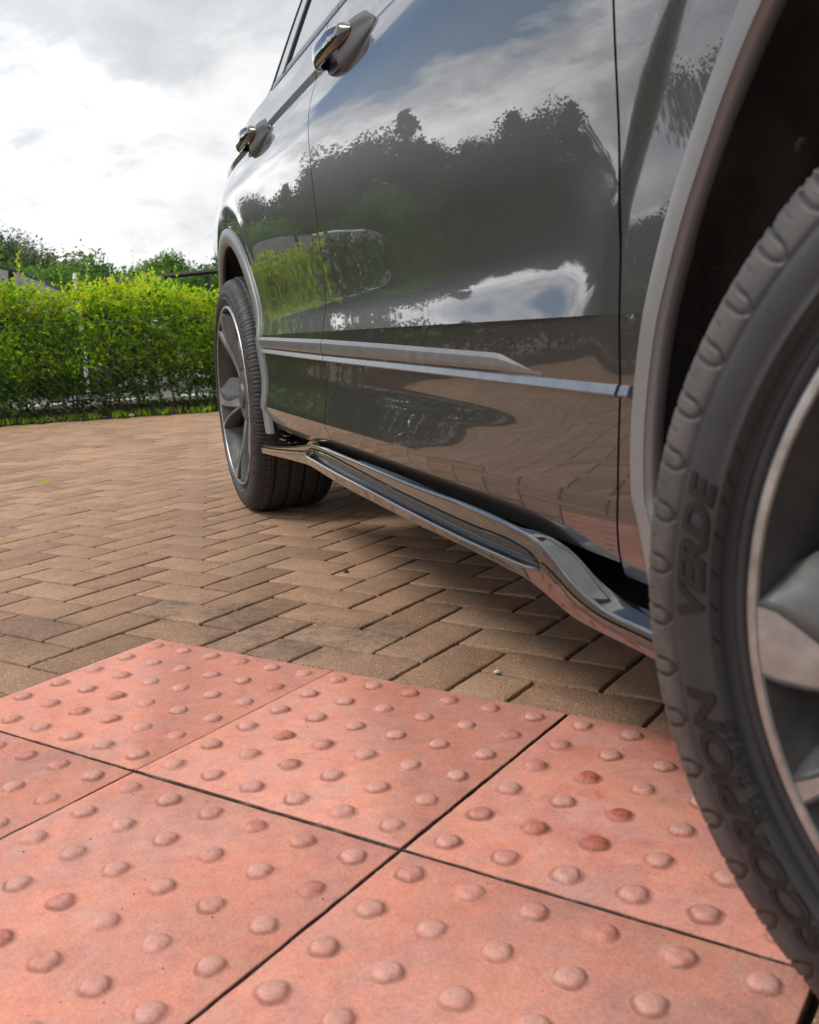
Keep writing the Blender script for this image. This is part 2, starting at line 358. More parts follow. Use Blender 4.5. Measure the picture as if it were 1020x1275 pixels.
# car park beyond the hedge
q = MB(); q.grid([[hp(a, b, -.016) for b in (1.25, 9.5)] for a in (-25, 25)]); rd = q.build('car_park_tarmac', 'asphalt', smooth=False); tag(rd, kind='structure')
q = MB(); q.grid([[hp(a, b, -.012+min(b, .35)*.16+.012*math.sin(a*13.1+b*19)+.012*math.sin(a*5.3-b*7)*min(1, b*9)) for b in (0, .04, .08, .12, .2, .3, .4, .5, .7, .9, 1.3)] for a in np.linspace(-9, 8, 260)]); so = q.build('hedge_soil', 'soil'); tag(so, kind='structure')
# joint bedding
q = MB(); q.grid([[(x, y, -.0085) for y in np.linspace(-9, 9, 3)] for x in np.linspace(-12, 9, 3)])
bed = q.build('paving_joints', 'joint_sand', smooth=False)
bm = bmesh.new(); bm.from_mesh(bed.data)
bmesh.ops.bisect_plane(bm, geom=bm.verts[:]+bm.edges[:]+bm.faces[:], plane_co=hp(0, .02, 0), plane_no=HN, clear_outer=True)
bm.to_mesh(bed.data); bm.free(); tag(bed, kind='structure')
# herringbone paviors (real blocks with worn arrises)
rnd = random.Random(5)
def brick(mb, x0, y0, x1, y1, near):
    g = .0031; b = .0038
    z = rnd.uniform(-.0008, .0008); tx = rnd.uniform(-.0006, .0006); ty = rnd.uniform(-.0006, .0006)
    j = lambda: rnd.uniform(-.0007, .0007)
    X0, X1, Y0, Y1 = x0+g+j(), x1-g+j(), y0+g+j(), y1-g+j()
    if near:
        nx = max(2, int(round((X1-X0)/.0125))); ny = max(2, int(round((Y1-Y0)/.0125)))
    else: nx = ny = 1
    def ring(ins, zz, jit):
        pts = []
        a0, a1, b0, b1 = X0+ins, X1-ins, Y0+ins, Y1-ins
        for i in range(nx): pts.append((a0+(a1-a0)*i/nx, b0))
        for i in range(ny): pts.append((a1, b0+(b1-b0)*i/ny))
        for i in range(nx): pts.append((a1-(a1-a0)*i/nx, b1))
        for i in range(ny): pts.append((a0, b1-(b1-b0)*i/ny))
        out = []
        for (px, py) in pts:
            dx = rnd.uniform(-jit, jit); dy = rnd.uniform(-jit, jit)
            u = (px-X0)/(X1-X0)-.5; v = (py-Y0)/(Y1-Y0)-.5
            out.append((px+dx, py+dy, zz+z+tx*2*u+ty*2*v+rnd.uniform(-jit, jit)*.4))
        return out
    jj = .0007 if near else 0
    r0 = ring(0, -.012, jj); r1 = ring(.0004, -.0032, jj); r2_ = ring(b*.45, -.0008, jj); r3 = ring(b, 0, jj*.6)
    n = len(r0); vs = r0+r1+r2_+r3; fs = []
    for k in range(3):
        for i in range(n): fs.append((k*n+i, k*n+(i+1) % n, (k+1)*n+(i+1) % n, (k+1)*n+i))
    fs.append(tuple(range(3*n, 4*n)))
    mb.add(vs, fs)
pv_ = MB(); U = .1005
def inslab(cx, cy): return -.001 < cx < 1.207 and -1.21 < cy < .402
for j in range(-62, 80):
    for i in range(-100, 60):
        x0, y0 = i*U, .403+j*U
        cx, cy = x0+U/2, y0+U/2
        if hside(cx, cy) > .04: continue
        dist = math.hypot(cx-CAMP.x, cy-CAMP.y)
        if dist > 6.5 and (cx > 1 or cy < -4): continue
        near = dist < 2.1
        r = (i+j) % 4
        if r == 3:      # header of horizontal pair
            if inslab(cx, cy) and inslab(cx+U, cy): continue
            xs0, xs1 = x0, x0+2*U
            if inslab(cx+U, cy): xs1 = x0+U
            if inslab(cx, cy): xs0 = x0+U
            if xs0 < 1.207 < xs1 and -1.21 < cy < .40: xs0 = max(xs0, 1.209)
            if xs1 > 0 and xs0 < 0 and -1.21 < cy < .40: xs1 = -.002
            if xs1-xs0 < .012: continue
            brick(pv_, xs0, y0, xs1, y0+U, near)
        elif r == 1:
            if inslab(cx, cy) and inslab(cx, cy+U): continue
            ys0, ys1 = y0, y0+2*U
            if inslab(cx, cy): ys0 = y0+U
            if inslab(cx, cy+U): ys1 = y0+U
            xa = x0
            if x0 < 1.207 < x0+U and cy < .4: xa = 1.209
            xb = x0+U
            if x0 < 0 < x0+U-.01 and cy < .4: xb = -.002
            if xb-xa < .012: continue
            brick(pv_, xa, ys0, xb, ys1, near)
pav = pv_.build('brick_paving', 'tan_brick_paver', smooth=True, sharp=.9); tag(pav, kind='structure')
# ------------------------------------------------------------------ tactile slabs
def slab_mesh(seed):
    rn = random.Random(seed); mb = MB(); ring = []
    S = .3994; h = S/2; b = .0022
    n = 26
    def rg(ins, z, jit=0.0006):
        pts = []
        a = h-ins
        for k in range(4):
            for i in range(n):
                t = -a+2*a*i/n
                p = [(t, -a), (a, t), (-t, a), (-a, -t)][k]
                pts.append((p[0]+rn.uniform(-jit, jit), p[1]+rn.uniform(-jit, jit), z+rn.uniform(-jit, jit)*.5))
        return pts
    R0, R1, R2, R3 = rg(0, -.04), rg(.0003, -.0020), rg(b*.5, -.0006), rg(b, 0, .0001)
    N4 = 4*n; fs = []
    for k in range(3):
        for i in range(N4): fs.append((k*N4+i, k*N4+(i+1) % N4, (k+1)*N4+(i+1) % N4, (k+1)*N4+i))
    fs.append(tuple(range(3*N4, 4*N4)))
    mb.add(R0+R1+R2+R3, fs); ring += [1.5]*(2*N4)+[rn.uniform(.3, 1.2) for _ in range(N4)]+[0.]*N4
    s = .0666; m0 = -2.5*s
    prof = [(.0172, -.00035, 0), (.0172, .00012, .0), (.0158, .00020, .75), (.0136, .0006, 1.3), (.0124, .0014, 1.), (.0112, .0030, .12), (.0094, .0044, 0), (.0068, .0052, 0), (.0035, .0055, 0)]
    for a in range(6):
        for c in range(6):
            cx = m0+a*s+rn.uniform(-.0005, .0005); cy = m0+c*s+rn.uniform(-.0005, .0005); sg = 28
            hs = rn.uniform(.88, 1.1); rs = rn.uniform(.97, 1.05); dx = rn.uniform(-.0006, .0006); wear = rn.random(); ph = rn.uniform(0, 6)
            vs = []; rw = rn.uniform(.3, 1.0)
            for (r_, z_, q_) in prof:
                for k in range(sg):
                    an = 2*math.pi*k/sg
                    w_ = 1+.035*math.sin(3*an+ph)+.025*math.sin(5*an+ph*2)+rn.uniform(-.012, .012)
                    vs.append((cx+r_*rs*w_*math.cos(an)+dx*z_/.005, cy+r_*rs*w_*math.sin(an), z_*hs+(rn.uniform(-.00022, .00022) if z_ > .002 else 0)))
                    ring.append(q_*rw*(.72+.5*math.sin(an+ph*.25+2.2)))
            vs.append((cx, cy, .0055*hs)); ring.append(0.)
            fs = []
            for k in range(len(prof)-1):
                for i in range(sg): fs.append((k*sg+i, k*sg+(i+1) % sg, (k+1)*sg+(i+1) % sg, (k+1)*sg+i))
            L = (len(prof)-1)*sg
            for i in range(sg): fs.append((L+i, L+(i+1) % sg, len(prof)*sg))
            mb.add(vs, fs)
    return mb, ring
slabs = {(0, 0): 'red blister slab at the back left corner of the tactile area, bordering the brown bricks on two sides',
 (1, 0): 'red blister slab in the middle of the back row, between two others along the brown bricks',
 (2, 0): 'red blister slab with the deepest red worn blisters, beside the front tyre in the back row',
 (0, 1): 'red blister slab cut by the left picture edge, in front of the back left slab',
 (1, 1): 'red blister slab in the centre of the foreground, left of the long diagonal joint',
 (2, 1): 'red blister slab at the lower right, whose right edge meets brown brick below the tyre',
 (0, 2): 'red blister slab of the nearest row at the lower left', (1, 2): 'red blister slab of the nearest row in the middle', (2, 2): 'red blister slab of the nearest row at the right'}
for (a, c), lab in slabs.items():
    mb, ring = slab_mesh(10*a+c+3)
    o = mb.build('tactile_paving_slab', 'red_concrete', sharp=1.0)
    at = o.data.attributes.new('ring', 'FLOAT', 'POINT'); at.data.foreach_set('value', ring)
    o.location = (.2008+a*.4022+(.0026 if a == 0 else .0003*(c-1)), .200-c*.4028+(.0005*(a-1)), .0035+(.0006 if (a+c) % 2 else 0)); o.rotation_euler = (R(.06*((a*3+c) % 3-1)), R(.05*((a+c*2) % 3-1)), 0)
    tag(o, lab, 'paving slab', 'red blister paving slabs')
# ================================================================== CAR (local x = forward, y = inboard, z = up; outer wheel face at y = 0)
CAR_AZ = R(-37.0)
car = empty('parked_car', (-.775, 1.446, 0), CAR_AZ)
tag(car, 'dark grey family SUV with gloss black side skirt parked beside the red blister paving', 'car')
SEG = [  # body side section: runs of (z, n) split at the sharp creases
 ([.235, .262, .288, .296, .308, .324, .338, .350], [-.060, -.038, -.0210, -.0160, -.0092, -.0012, .0048, .0085]),
 ([.350, .362, .376, .392, .41, .425, .44, .455, .475, .500, .5265], [.0085, .0068, .0042, .0014, -.0008, -.0018, -.0020, -.0017, -.0011, -.0004, .0003]),
 ([.5265, .536, .550, .566, .582, .605, .64, .68, .72, .76, .80, .84, .875, .90, .925, .945, .965, .984], [.0002, -.0022, -.0057, -.0091, -.0110, -.0117, -.0106, -.0080, -.0055, -.0033, -.0016, -.0004, .0, -.0010, -.0052, -.0108, -.0178, -.0262]),
 ([.984, .999], [-.0262, -.0236]), ([.999, 1.012, 1.03, 1.055, 1.09], [-.0246, -.031, -.0395, -.0490, -.0600])]
SF = [pchip(*q) for q in SEG]
SEGB = pchip([.235, .262, .288, .32, .36, .41, .475, .5265], [-.040, -.028, -.0185, -.0120, -.0085, -.0068, -.0056, -.0046])
SEGB2 = pchip([.5265, .56, .61, .68, .72, .76, .84], [-.0046, -.0056, -.0068, -.0073, -.0056, -.0034, -.0004])
ARR, ARF = (.03, .335), (2.777, .36)    # arch centres
RO_R, RI_R, RO_F, RI_F = .500, .450, .545, .512
def body_n(s, z, zone=None):
    k = zone
    if k is None:
        k = 0
        while k < len(SF)-1 and z > SEG[k][0][-1]: k += 1
    n = SF[k](z)
    if s > 1.05 and z < .84:
        t = sstep(1.45, 2.24, s) if z < .40 else sstep(1.05, 2.0, s)*sstep(.40, .43, z)+sstep(1.45, 2.24, s)*(1-sstep(.40, .43, z))
        if k >= 2: t = sstep(2.10, 2.212, s)*(1-sstep(.60, .78, z))
        n = n*(1-t)+(SEGB(z) if k < 2 else SEGB2(z))*t
    t = sstep(.85, 1.05, z)
    if s < 1.1: n -= .016*(1.1-s)**2*(1-.6*t)
    s0 = .10+t*.25; kk = .060+t*.072
    if s < s0: n -= kk*(s0-s)**2
    if s > 1.5: n -= .0035*(s-1.5)**2
    for (c, ro, w_, a, sl, dec) in ((ARR, RO_R, .062, .0040, .040, .03), (ARF, RO_F, .052, .0052, .035, .026)):
        d = math.hypot(s-c[0], z-c[1])-ro
        if z < c[1]: d = abs(s-c[0])-ro
        if d < .3:
            lo = sstep(.40, .60, z)
            if c is ARF:
                n += -.0030*(1-sstep(.058, .084, d))*lo
            elif d < w_: n += (a-sl*(w_-max(d, 0)))*lo
            else: n += a*math.exp(-(d-w_)/dec)*lo
    if s > 3.1: n -= .55*(s-3.1)**2
    if s < -.62: n -= .9*(-.62-s)**2
    return n
ZB = []
for k, (zs, _) in enumerate(SEG):
    a, b = zs[0], zs[-1]; n = max(2, int((b-a)/.006))
    ZB.append([(a+(b-a)*i/n, k) for i in range(n+1)])
def zlist(z0, z1):
    out = []
    for seg in ZB:
        k = seg[0][1]; a, b = seg[0][0], seg[-1][0]
        lo, hi = max(a, z0), min(b, z1)
        if hi-lo < 1e-4: continue
        zz = [lo]+[z for z, _ in seg if lo+.0015 < z < hi-.0015]+[hi]
        out += [(z, k) for z in zz]
    return out
def panel(name, sl, sr, z0, z1, parent=car, ds=.022, extra=None, matn='grey_paint', off=0., flange=.022):
    mb = MB(); zl = extra or zlist(z0, z1)
    # parameter columns
    L = max(abs(sr(z)-sl(z)) for z, _ in zl); nc = max(2, int(L/ds))
    P = []
    for (z, k) in zl:
        a, b = sl(z), sr(z); P.append([(a+(b-a)*i/nc, z, k) for i in range(nc+1)])
    G = [[Vector((s, -(body_n(s, z, k)+off), z)) for (s, z, k) in row] for row in P]
    mb.grid(G, flip=True)
    # return flanges around the edge
    bd = G[0][:]+[r[-1] for r in G[1:]]+G[-1][::-1][1:]+[r[0] for r in G[::-1]][1:]
    c = sum(bd, Vector())/len(bd)
    rows = [bd, [p+Vector((0, .0016, 0))+(c-p).normalized()*-.0009 for p in bd], [p+Vector((0, flange, 0)) for p in bd]]
    mb.grid(rows[:1]+rows[2:], flip=False)
    return mb.build(name, matn, parent, sharp=.17)
def arcR(z, c, ro, side):   # s on the arch circle at height z
    dz = z-c[1]
    if dz < 0: return c[0]+side*(ro+(-dz*.38 if (c is ARR and side > 0) else dz*.32 if (c is ARF and side < 0) else 0))
    return c[0]+side*math.sqrt(max(ro*ro-dz*dz, 0))
G1, G2 = 1.150, 2.215
g1 = lambda z: G1+(.0 if z < .9 else -(z-.9)*.12)
g2 = lerp([.25, .30, .36, .45, .6, .8, 1.09], [2.184, 2.192, 2.204, 2.214, 2.215, 2.222, 2.236])
def rd_l(z):
    if z < .832: return arcR(z, ARR, RO_R, 1)+.003
    return .098-(z-.832)*.45
HG = .0020
rear_door = panel('rear_door', rd_l, lambda z: g1(z)-HG, .294, 1.09)
front_door = panel('front_door', lambda z: g1(z)+HG, lambda z: g2(z)-HG, .286, 1.09)
# fender: strip ahead of the door to the arch, bridge above it, and the part in front of the wheel
zt = ARF[1]+RO_F
panel('front_wing', lambda z: g2(z)+HG, lambda z: arcR(z, ARF, RO_F, -1)-.002, .272, zt-.001)
wing = bpy.data.objects['front_wing']
w2_ = panel('front_wing_top', lambda z: g2(z)+HG, lambda z: 3.48-(z-.8)*.55, zt, 1.02)
w3_ = panel('front_wing_nose', lambda z: arcR(z, ARF, RO_F, 1)+.002, lambda z: 3.52, .262, zt-.001)
qt = ARR[1]+RO_R
quarter = panel('rear_quarter_panel', lambda z: -.78, lambda z: rd_l(z)-.004, qt, 1.09)
q2_ = panel('rear_quarter_low', lambda z: -.80, lambda z: arcR(z, ARR, RO_R, -1)-.002, .262, qt-.001)
def join(dst, *src):
    bm = bmesh.new(); bm.from_mesh(dst.data)
    for s_ in src:
        b2 = bmesh.new(); b2.from_mesh(s_.data); tmp = bpy.data.meshes.new('t'); b2.to_mesh(tmp); bm.from_mesh(tmp); b2.free()
        bpy.data.meshes.remove(tmp); me = s_.data; bpy.data.objects.remove(s_); bpy.data.meshes.remove(me)
    bm.to_mesh(dst.data); bm.free()
join(wing, w2_, w3_); join(quarter, q2_)
# inner body shell closing the gaps between the panels
mb = MB()
for (a, b, z0, z1, yy) in ((.56, 2.24, .40, 1.05, .075), (.60, 2.22, .235, .41, .105)):
    mb.box(((a+b)/2, yy+.01, (z0+z1)/2), (b-a, .02, z1-z0))
mb.build('inner_sill', 'void_black', car, smooth=False)
# wheel arch claddings
def cladding(name, c, ro, ri, a0, a1, ext_lo, side0):
    mb = MB(); rows = []
    angs = [a0+(a1-a0)*i/150 for i in range(151)]
    sect = [(ro+.0005, -.010), (ro, .0012), (ro-.0015, .0036), (ro-.005, .0048), (ro-.45*(ro-ri), .0060), (ro-.8*(ro-ri), .0050), (ri+.006, .0035), (ri+.002, .0008), (ri, -.003), (ri+.0008, -.009), (ri+.004, -.014)]
    def at(rr, nn, an, zext=None):
        s = c[0]+rr*math.cos(an); z = c[1]+rr*math.sin(an)
        so = c[0]+(ro+.004)*math.cos(an); zo = c[1]+(ro+.004)*math.sin(an)
        sh = 0
        if zext is not None:
            sg = math.copysign(1, math.cos(an)); sh = (c[1]-zext)*.38 if (c is ARR and sg > 0) else (c[1]-zext)*.32 if (c is ARF and sg < 0) else 0
            z = zext; s = c[0]+rr*sg+sh; so = c[0]+(ro+.004)*sg+sh; zo = max(z, .335)
        return Vector((s, -(max(body_n(so, min(zo, 1.0)), -.075)*.9+nn), z))
    for zz in np.linspace(ext_lo, c[1]-.01, 16): rows.append([at(r_, n_, a0, zz) for r_, n_ in sect])
    for an in angs: rows.append([at(r_, n_, an) for r_, n_ in sect])
    for zz in np.linspace(c[1]-.01, ext_lo, 16): rows.append([at(r_, n_, a1, zz) for r_, n_ in sect])
    mb.grid(rows, flip=False); o = mb.build(name, 'cladding_plastic', car, sharp=.8); return o
cladding('wheel_arch_trim', ARF, RO_F-.001, RI_F, math.pi, 0, .262, 1)
cladding('wheel_arch_trim', ARR, RO_R-.001, RI_R, math.pi, 0, .282, 1)
def liner(c, r, lo, y0=.0145):
    mb = MB(); rows = []
    rn = random.Random(3)
    ys = [y0, .05, .085, .10, .115, .16, .20, .24, .30]
    ro_ = [r+.0045, r+.012, r+.014, r+.006, r+.004, r+.002, r-.004, r-.002, r-.01]
    angs = [math.pi+(.28 if y0 < .04 else .03)-(math.pi+(.56 if y0 < .04 else .20))*i/140 for i in range(141)]
    for an in angs:
        yb = max(-.9*max(body_n(c[0]+(r+.05)*math.cos(an), min(max(c[1]+(r+.05)*math.sin(an), .335), 1.0)), -.075)+.010, .004)
        rows.append([Vector((c[0]+(q_+rn.uniform(-.0012, .0012)+.004*math.sin(an*9+y*20))*math.cos(an), y, c[1]+(q_+.004*math.sin(an*9+y*20))*math.sin(an))) for y, q_ in [(yb, r+.0045)]+[(max(y_, yb+.004*k_), q__) for k_, (y_, q__) in enumerate(zip(ys, ro_)) if k_]])
    mb.grid(rows)
    # inner wall
    rows = [[Vector((c[0]+q_*math.cos(an), .30+(.0 if q_ > .1 else .02), c[1]+q_*math.sin(an))) for q_ in (r-.01, r*.7, r*.4, .02)] for an in angs]
    mb.grid(rows)
    return mb.build('wheel_arch_liner', 'liner_felt', car, sharp=None)
lf = liner(ARF, RI_F, .2); liner(ARR, RI_R, .2, .046)
def screw(c, r, an, y, rad=.0085):
    mb = MB(); p = Vector((c[0]+r*math.cos(an), y, c[1]+r*math.sin(an))); inn = Vector((-math.cos(an), 0, -math.sin(an)))
    ax = Vector((0, 1, 0)); bx = inn.cross(ax); rows = []
    for rr, h in ((rad*1.5, 0), (rad*1.45, .0025), (rad*1.05, .0045), (rad*.55, .0050), (rad*.45, .0022), (0.0002, .0020)):
        rows.append([p+inn*h+ax*rr*math.cos(t)+bx*rr*math.sin(t) for t in [2*math.pi*k/24 for k in range(24)]])
    mb.grid(rows, closev=True); o = mb.build('liner_screw', 'bolt_steel', lf, sharp=.6); return o
screw(ARF, RI_F+.004, R(166.0), .115)
screw(ARF, RI_F+.010, R(146), .10, .006)
# lower body strips: bright waist strip and tapered moulding above it
zl_ = lerp([.45, 1.15, 1.7, 2.20, 2.30], [.4905, .4765, .4665, .4570, .4565])
zu_ = lerp([.45, 1.15, 1.50, 1.95, 2.06], [.5235, .5120, .5030, .4900, .4665])
def strip(name, s0, s1, sec, matn, parent, taper=0):
    n = max(4, int((s1-s0)/.02)); mb = MB(); rows = []
    for i in range(n+1):
        s = s0+(s1-s0)*i/n; rows.append([Vector((s, -(body_n(s, zc_, 1)+nn), zc_)) for zc_, nn in sec(s)])
    mb.grid(rows, flip=False); o = len(mb.v)-len(rows)*len(rows[0]); m_ = len(rows[0])
    mb.f.append(tuple(o+i for i in range(m_))); mb.f.append(tuple(o+(len(rows)-1)*m_+i for i in reversed(range(m_))))
    return mb.build(name, matn, parent, sharp=.35)
def sec_lo(s):
    z = zl_(s); return [(z-.0062, -.002), (z-.0058, .0034), (z-.0048, .0052), (z-.0034, .0058), (z+.0040, .0026), (z+.0050, .0012), (z+.0050, -.002)]
def sec_hi(s):
    z0 = zl_(s)+.0105; z1 = max(zu_(s), z0+.0008); h = z1-z0; k = min(1, h/.02)
    return [(z0-.003, -.002), (z0-.0025, .0030*k), (z0+.15*h, .0062*k), (z0+.62*h, .0062*k), (z0+.72*h, .0058*k), (z1-.0025*k, .0032*k), (z1, .0006), (z1, -.002)]
for dr, a, b, he in ((rear_door, None, G1-HG, 1), (front_door, G1+HG, 2.2125, 1), (wing, 2.2185, 2.2345, 0)):
    a_ = a if a is not None else arcR(.49, ARR, RO_R, 1)+.004
    strip('lower_strip', a_, b, sec_lo, 'satin_trim', dr)
    if he: strip('door_moulding', a_, min(b, 2.058), sec_hi, 'cladding_grey' if 'cladding_grey' in MATS else 'satin_moulding', dr)
# side skirt / step, gloss black
zt_ = pchip([.40, .46, .54, .80, 1.00, 1.08, 1.2, 1.6, 2.0, 2.045, 2.075, 2.102, 2.125, 2.147, 2.18, 2.27, 2.50], [.2405, .245, .2505, .274, .2955, .2990, .2985, .2945, .2915, .2885, .2815, .2725, .2620, .2535, .2455, .2430, .2400])
zb_ = pchip([.40, .55, .80, .95, 1.10, 1.22, 1.6, 1.96, 2.03, 2.08, 2.13, 2.19, 2.25, 2.50], [.2180, .2265, .2400, .2460, .2430, .2395, .2365, .2370, .2355, .2280, .2195, .2180, .2185, .2160])
iu_ = pchip([.938, .99, 1.04, 1.357, 1.56, 1.875, 2.01, 2.045, 2.063], [.2735, .2835, .2858, .2805, .2745, .2705, .2705, .2660, .2585])
il_ = pchip([.938, 1.0, 1.241, 1.306, 1.631, 1.922, 2.04, 2.063], [.2665, .2655, .2600, .2590, .2525, .2510, .2545, .2565])
nx_ = lerp([.40, .55, .95, 1.1, 2.0, 2.10, 2.3, 2.5], [-.002, -.001, .0, .003, .005, .005, .003, .0])
mb = MB(); mi = MB(); rows = []; irow = []
S_ = sorted(set([.405+.0125*i for i in range(int((2.45-.405)/.0125)+1)]+[.938, .945, .955, .97, 2.035, 2.05, 2.056, 2.063]))
for s in S_:
    zt0, zb0, no = zt_(s), zb_(s), nx_(s)
    ins = .938 <= s <= 2.063
    zu0, zl0 = (iu_(s), il_(s)) if ins else ((zt0*.6+zb0*.4), (zt0*.6+zb0*.4)-.001)
    k = min(1, max(0, (zu0-zl0)/.010)) if ins else 0
    if not ins: zl0 = zu0-.0012
    zu0 = min(zu0, zt0-.006); zl0 = max(zl0, zb0+.006)
    bl = sstep(.40, .54, s)
    inb = -.06+.0*bl
    cw = .0015+.0155*max(sstep(1.98, 2.13, s), 1-sstep(.92, 1.06, s))
    sec = [(zt0-.034, no-.016-cw), (zt0-.018, no-.0085-cw), (zt0+.50*cw-.0030, no-.0065-cw), (zt0+.56*cw-.0008, no-.0045-cw), (zt0+.30*cw, no-.0042-.5*cw), (zt0, no-.0042), (zt0-.0008, no-.0014), (zt0-.0028, no), (zt0-.0040, no+.0001), (zu0+.0048, no+.0002), (zu0+.0034, no+.0006),
           (zu0+.0016, no+.0012), (zu0, no+.0002), (zu0-.0010*k, no-.0040*k), (zu0-.0022*k-.0001, no-.011*k), (zl0+.0030*k+.0001, no-.0120*k), (zl0+.0018*k, no-.0065*k), (zl0, no+.0012*k), (zl0-.0020, no+.0032*k), (zl0-.0038, no+.0024*k), (zl0-.0050, no+.0006), (zl0-.0064, no+.0003), (zb0+.0034, no),
           (zb0+.0018, no-.0002), (zb0+.0004, no-.0012), (zb0, no-.004), (zb0+.002, no-.03), (zb0+.006, -.09)]
    rows.append([Vector((s, -n_, z_)) for z_, n_ in sec])
    if .95 <= s <= 2.052 and k > 0:
        irow.append([Vector((s, -(no-.0108), zu0-.0024)), Vector((s, -(no-.0098), (zu0+zl0)/2+.001)), Vector((s, -(no-.0114), zl0+.0034))])
# rear end of the step closes to a blunt slanted tip
mb.grid(rows); nv = len(rows[0]); mb.f.append(tuple(reversed(range(nv)))); mb.f.append(tuple((len(rows)-1)*nv+i for i in range(nv)))
step = mb.build('side_step', 'gloss_black', car, sharp=.7)
mi.grid(irow); mi.build('step_insert', 'dark_insert', step, sharp=None)
mb = MB()     # bracket wedge and clips above the rear tip of the step
mb.box((.525, .052, .2655), (.13, .05, .006)); mb.box((.54, .055, .2765), (.10, .05, .005)); mb.box((.575, .062, .2865), (.12, .05, .006))
br = mb.build('step_bracket', 'gloss_black', car, sharp=.3)
bv = br.modifiers.new('b', 'BEVEL'); bv.width = .003; bv.segments = 3
mb = MB(); rows = []
for s in np.linspace(.60, 2.30, 60): rows.append([Vector((s, .050, .315)), Vector((s, .058, .27)), Vector((s, .060, .232)), Vector((s, .075, .212)), Vector((s, .16, .205)), Vector((s, .9, .205))])
mb.grid(rows); mb.build('sill_panel', 'void_black', car, sharp=None)
# ---------------------------------------------------------------- wheels
def torus_rows(prof, seg, fn=None, rec=None):
    rows = []
    for i in range(seg):
        a = 2*math.pi*i/seg; row = []
        for j, (r_, y_) in enumerate(prof):
            dr = fn(a, r_, y_, j) if fn else 0
            if rec is not None: rec.append(dr)
            row.append(Vector(((r_-dr)*math.cos(a), y_, (r_-dr)*math.sin(a))))
        rows.append(row)
    return rows
TW = .245
sw = [(.268, .016), (.2725, .0095), (.2765, .0085), (.2785, .0105), (.2835, .0108), (.2850, .0050), (.2870, .0020), (.2895, -.0008), (.2905, -.0018), (.2915, -.0012), (.2925, .0), (.296, -.0008), (.302, -.0012), (.309, -.0008), (.3135, .0004),
      (.3148, .0016), (.3160, .0008), (.320, .0018), (.325, .0035), (.329, .0054), (.3325, .0076), (.3355, .0102), (.338, .013), (.3405, .0165), (.3425, .0205), (.3442, .025), (.3455, .030), (.3468, .036)]
swf = pchip([r_ for r_, _ in sw], [y_ for _, y_ in sw])
tread = []
for y in np.linspace(.040, TW-.040, 78):
    t_ = (y-TW/2)/(TW/2); tread.append((.3520-.0050*abs(t_)**3, float(y)))
sw = [q_ for q_ in sw if q_[0] < .321]+[(float(r_), float(swf(r_))) for r_ in np.linspace(.3215, .3462, 26)]+[(.3468, .036)]
prof = sw+tread+[(r_, TW-y_) for r_, y_ in reversed(sw)]
NSH = 66
def tfn(a, r_, y_, j):
    u = abs(y_-TW/2); dep = 0
    if u < TW/2-.030:                       # tread: four grooves and slanting sipes
        for gy, gw in ((.022, .0048), (.064, .0055)):
            if abs(u-gy) < gw: dep = max(dep, .0065*sstep(gw, gw*.55, abs(u-gy)))
        ph = (a*NSH*1.0/(2*math.pi)+u*9+(.35 if y_ > TW/2 else 0)) % 1
        if (.030 < u < .056 or u > .074) and abs(ph-.5) < .055: dep = max(dep, .0035*sstep(.055, .02, abs(ph-.5)))
    if y_ < .050 or y_ > TW-.050:           # shoulder: U-shaped sipes
        yy = min(y_, TW-y_)
        if r_ > .317:
            ph = (a*60/(2*math.pi)) % 1; x = (ph-.5)/.5     # pitch, -1..1
            # path length over the shoulder
            v = (r_-.318)/.021 if yy < .030 else 1.3+(yy-.030)/.02
            # U outline: two legs with a rounded foot near v = .28
            wd = .30
            foot = .42
            if v > foot: dd = abs(abs(x)-wd)*.0205
            else: dd = abs(math.hypot(x*.0205, (v-foot)*.021)-wd*.0205)
            dep = max(dep, .0034*sstep(.0021, .0007, dd))
            x2 = (((ph+.5) % 1)-.5)/.5; v2 = v-.55
            if v > .62 and abs(x2) < .035: dep = max(dep, .0012)
    return dep
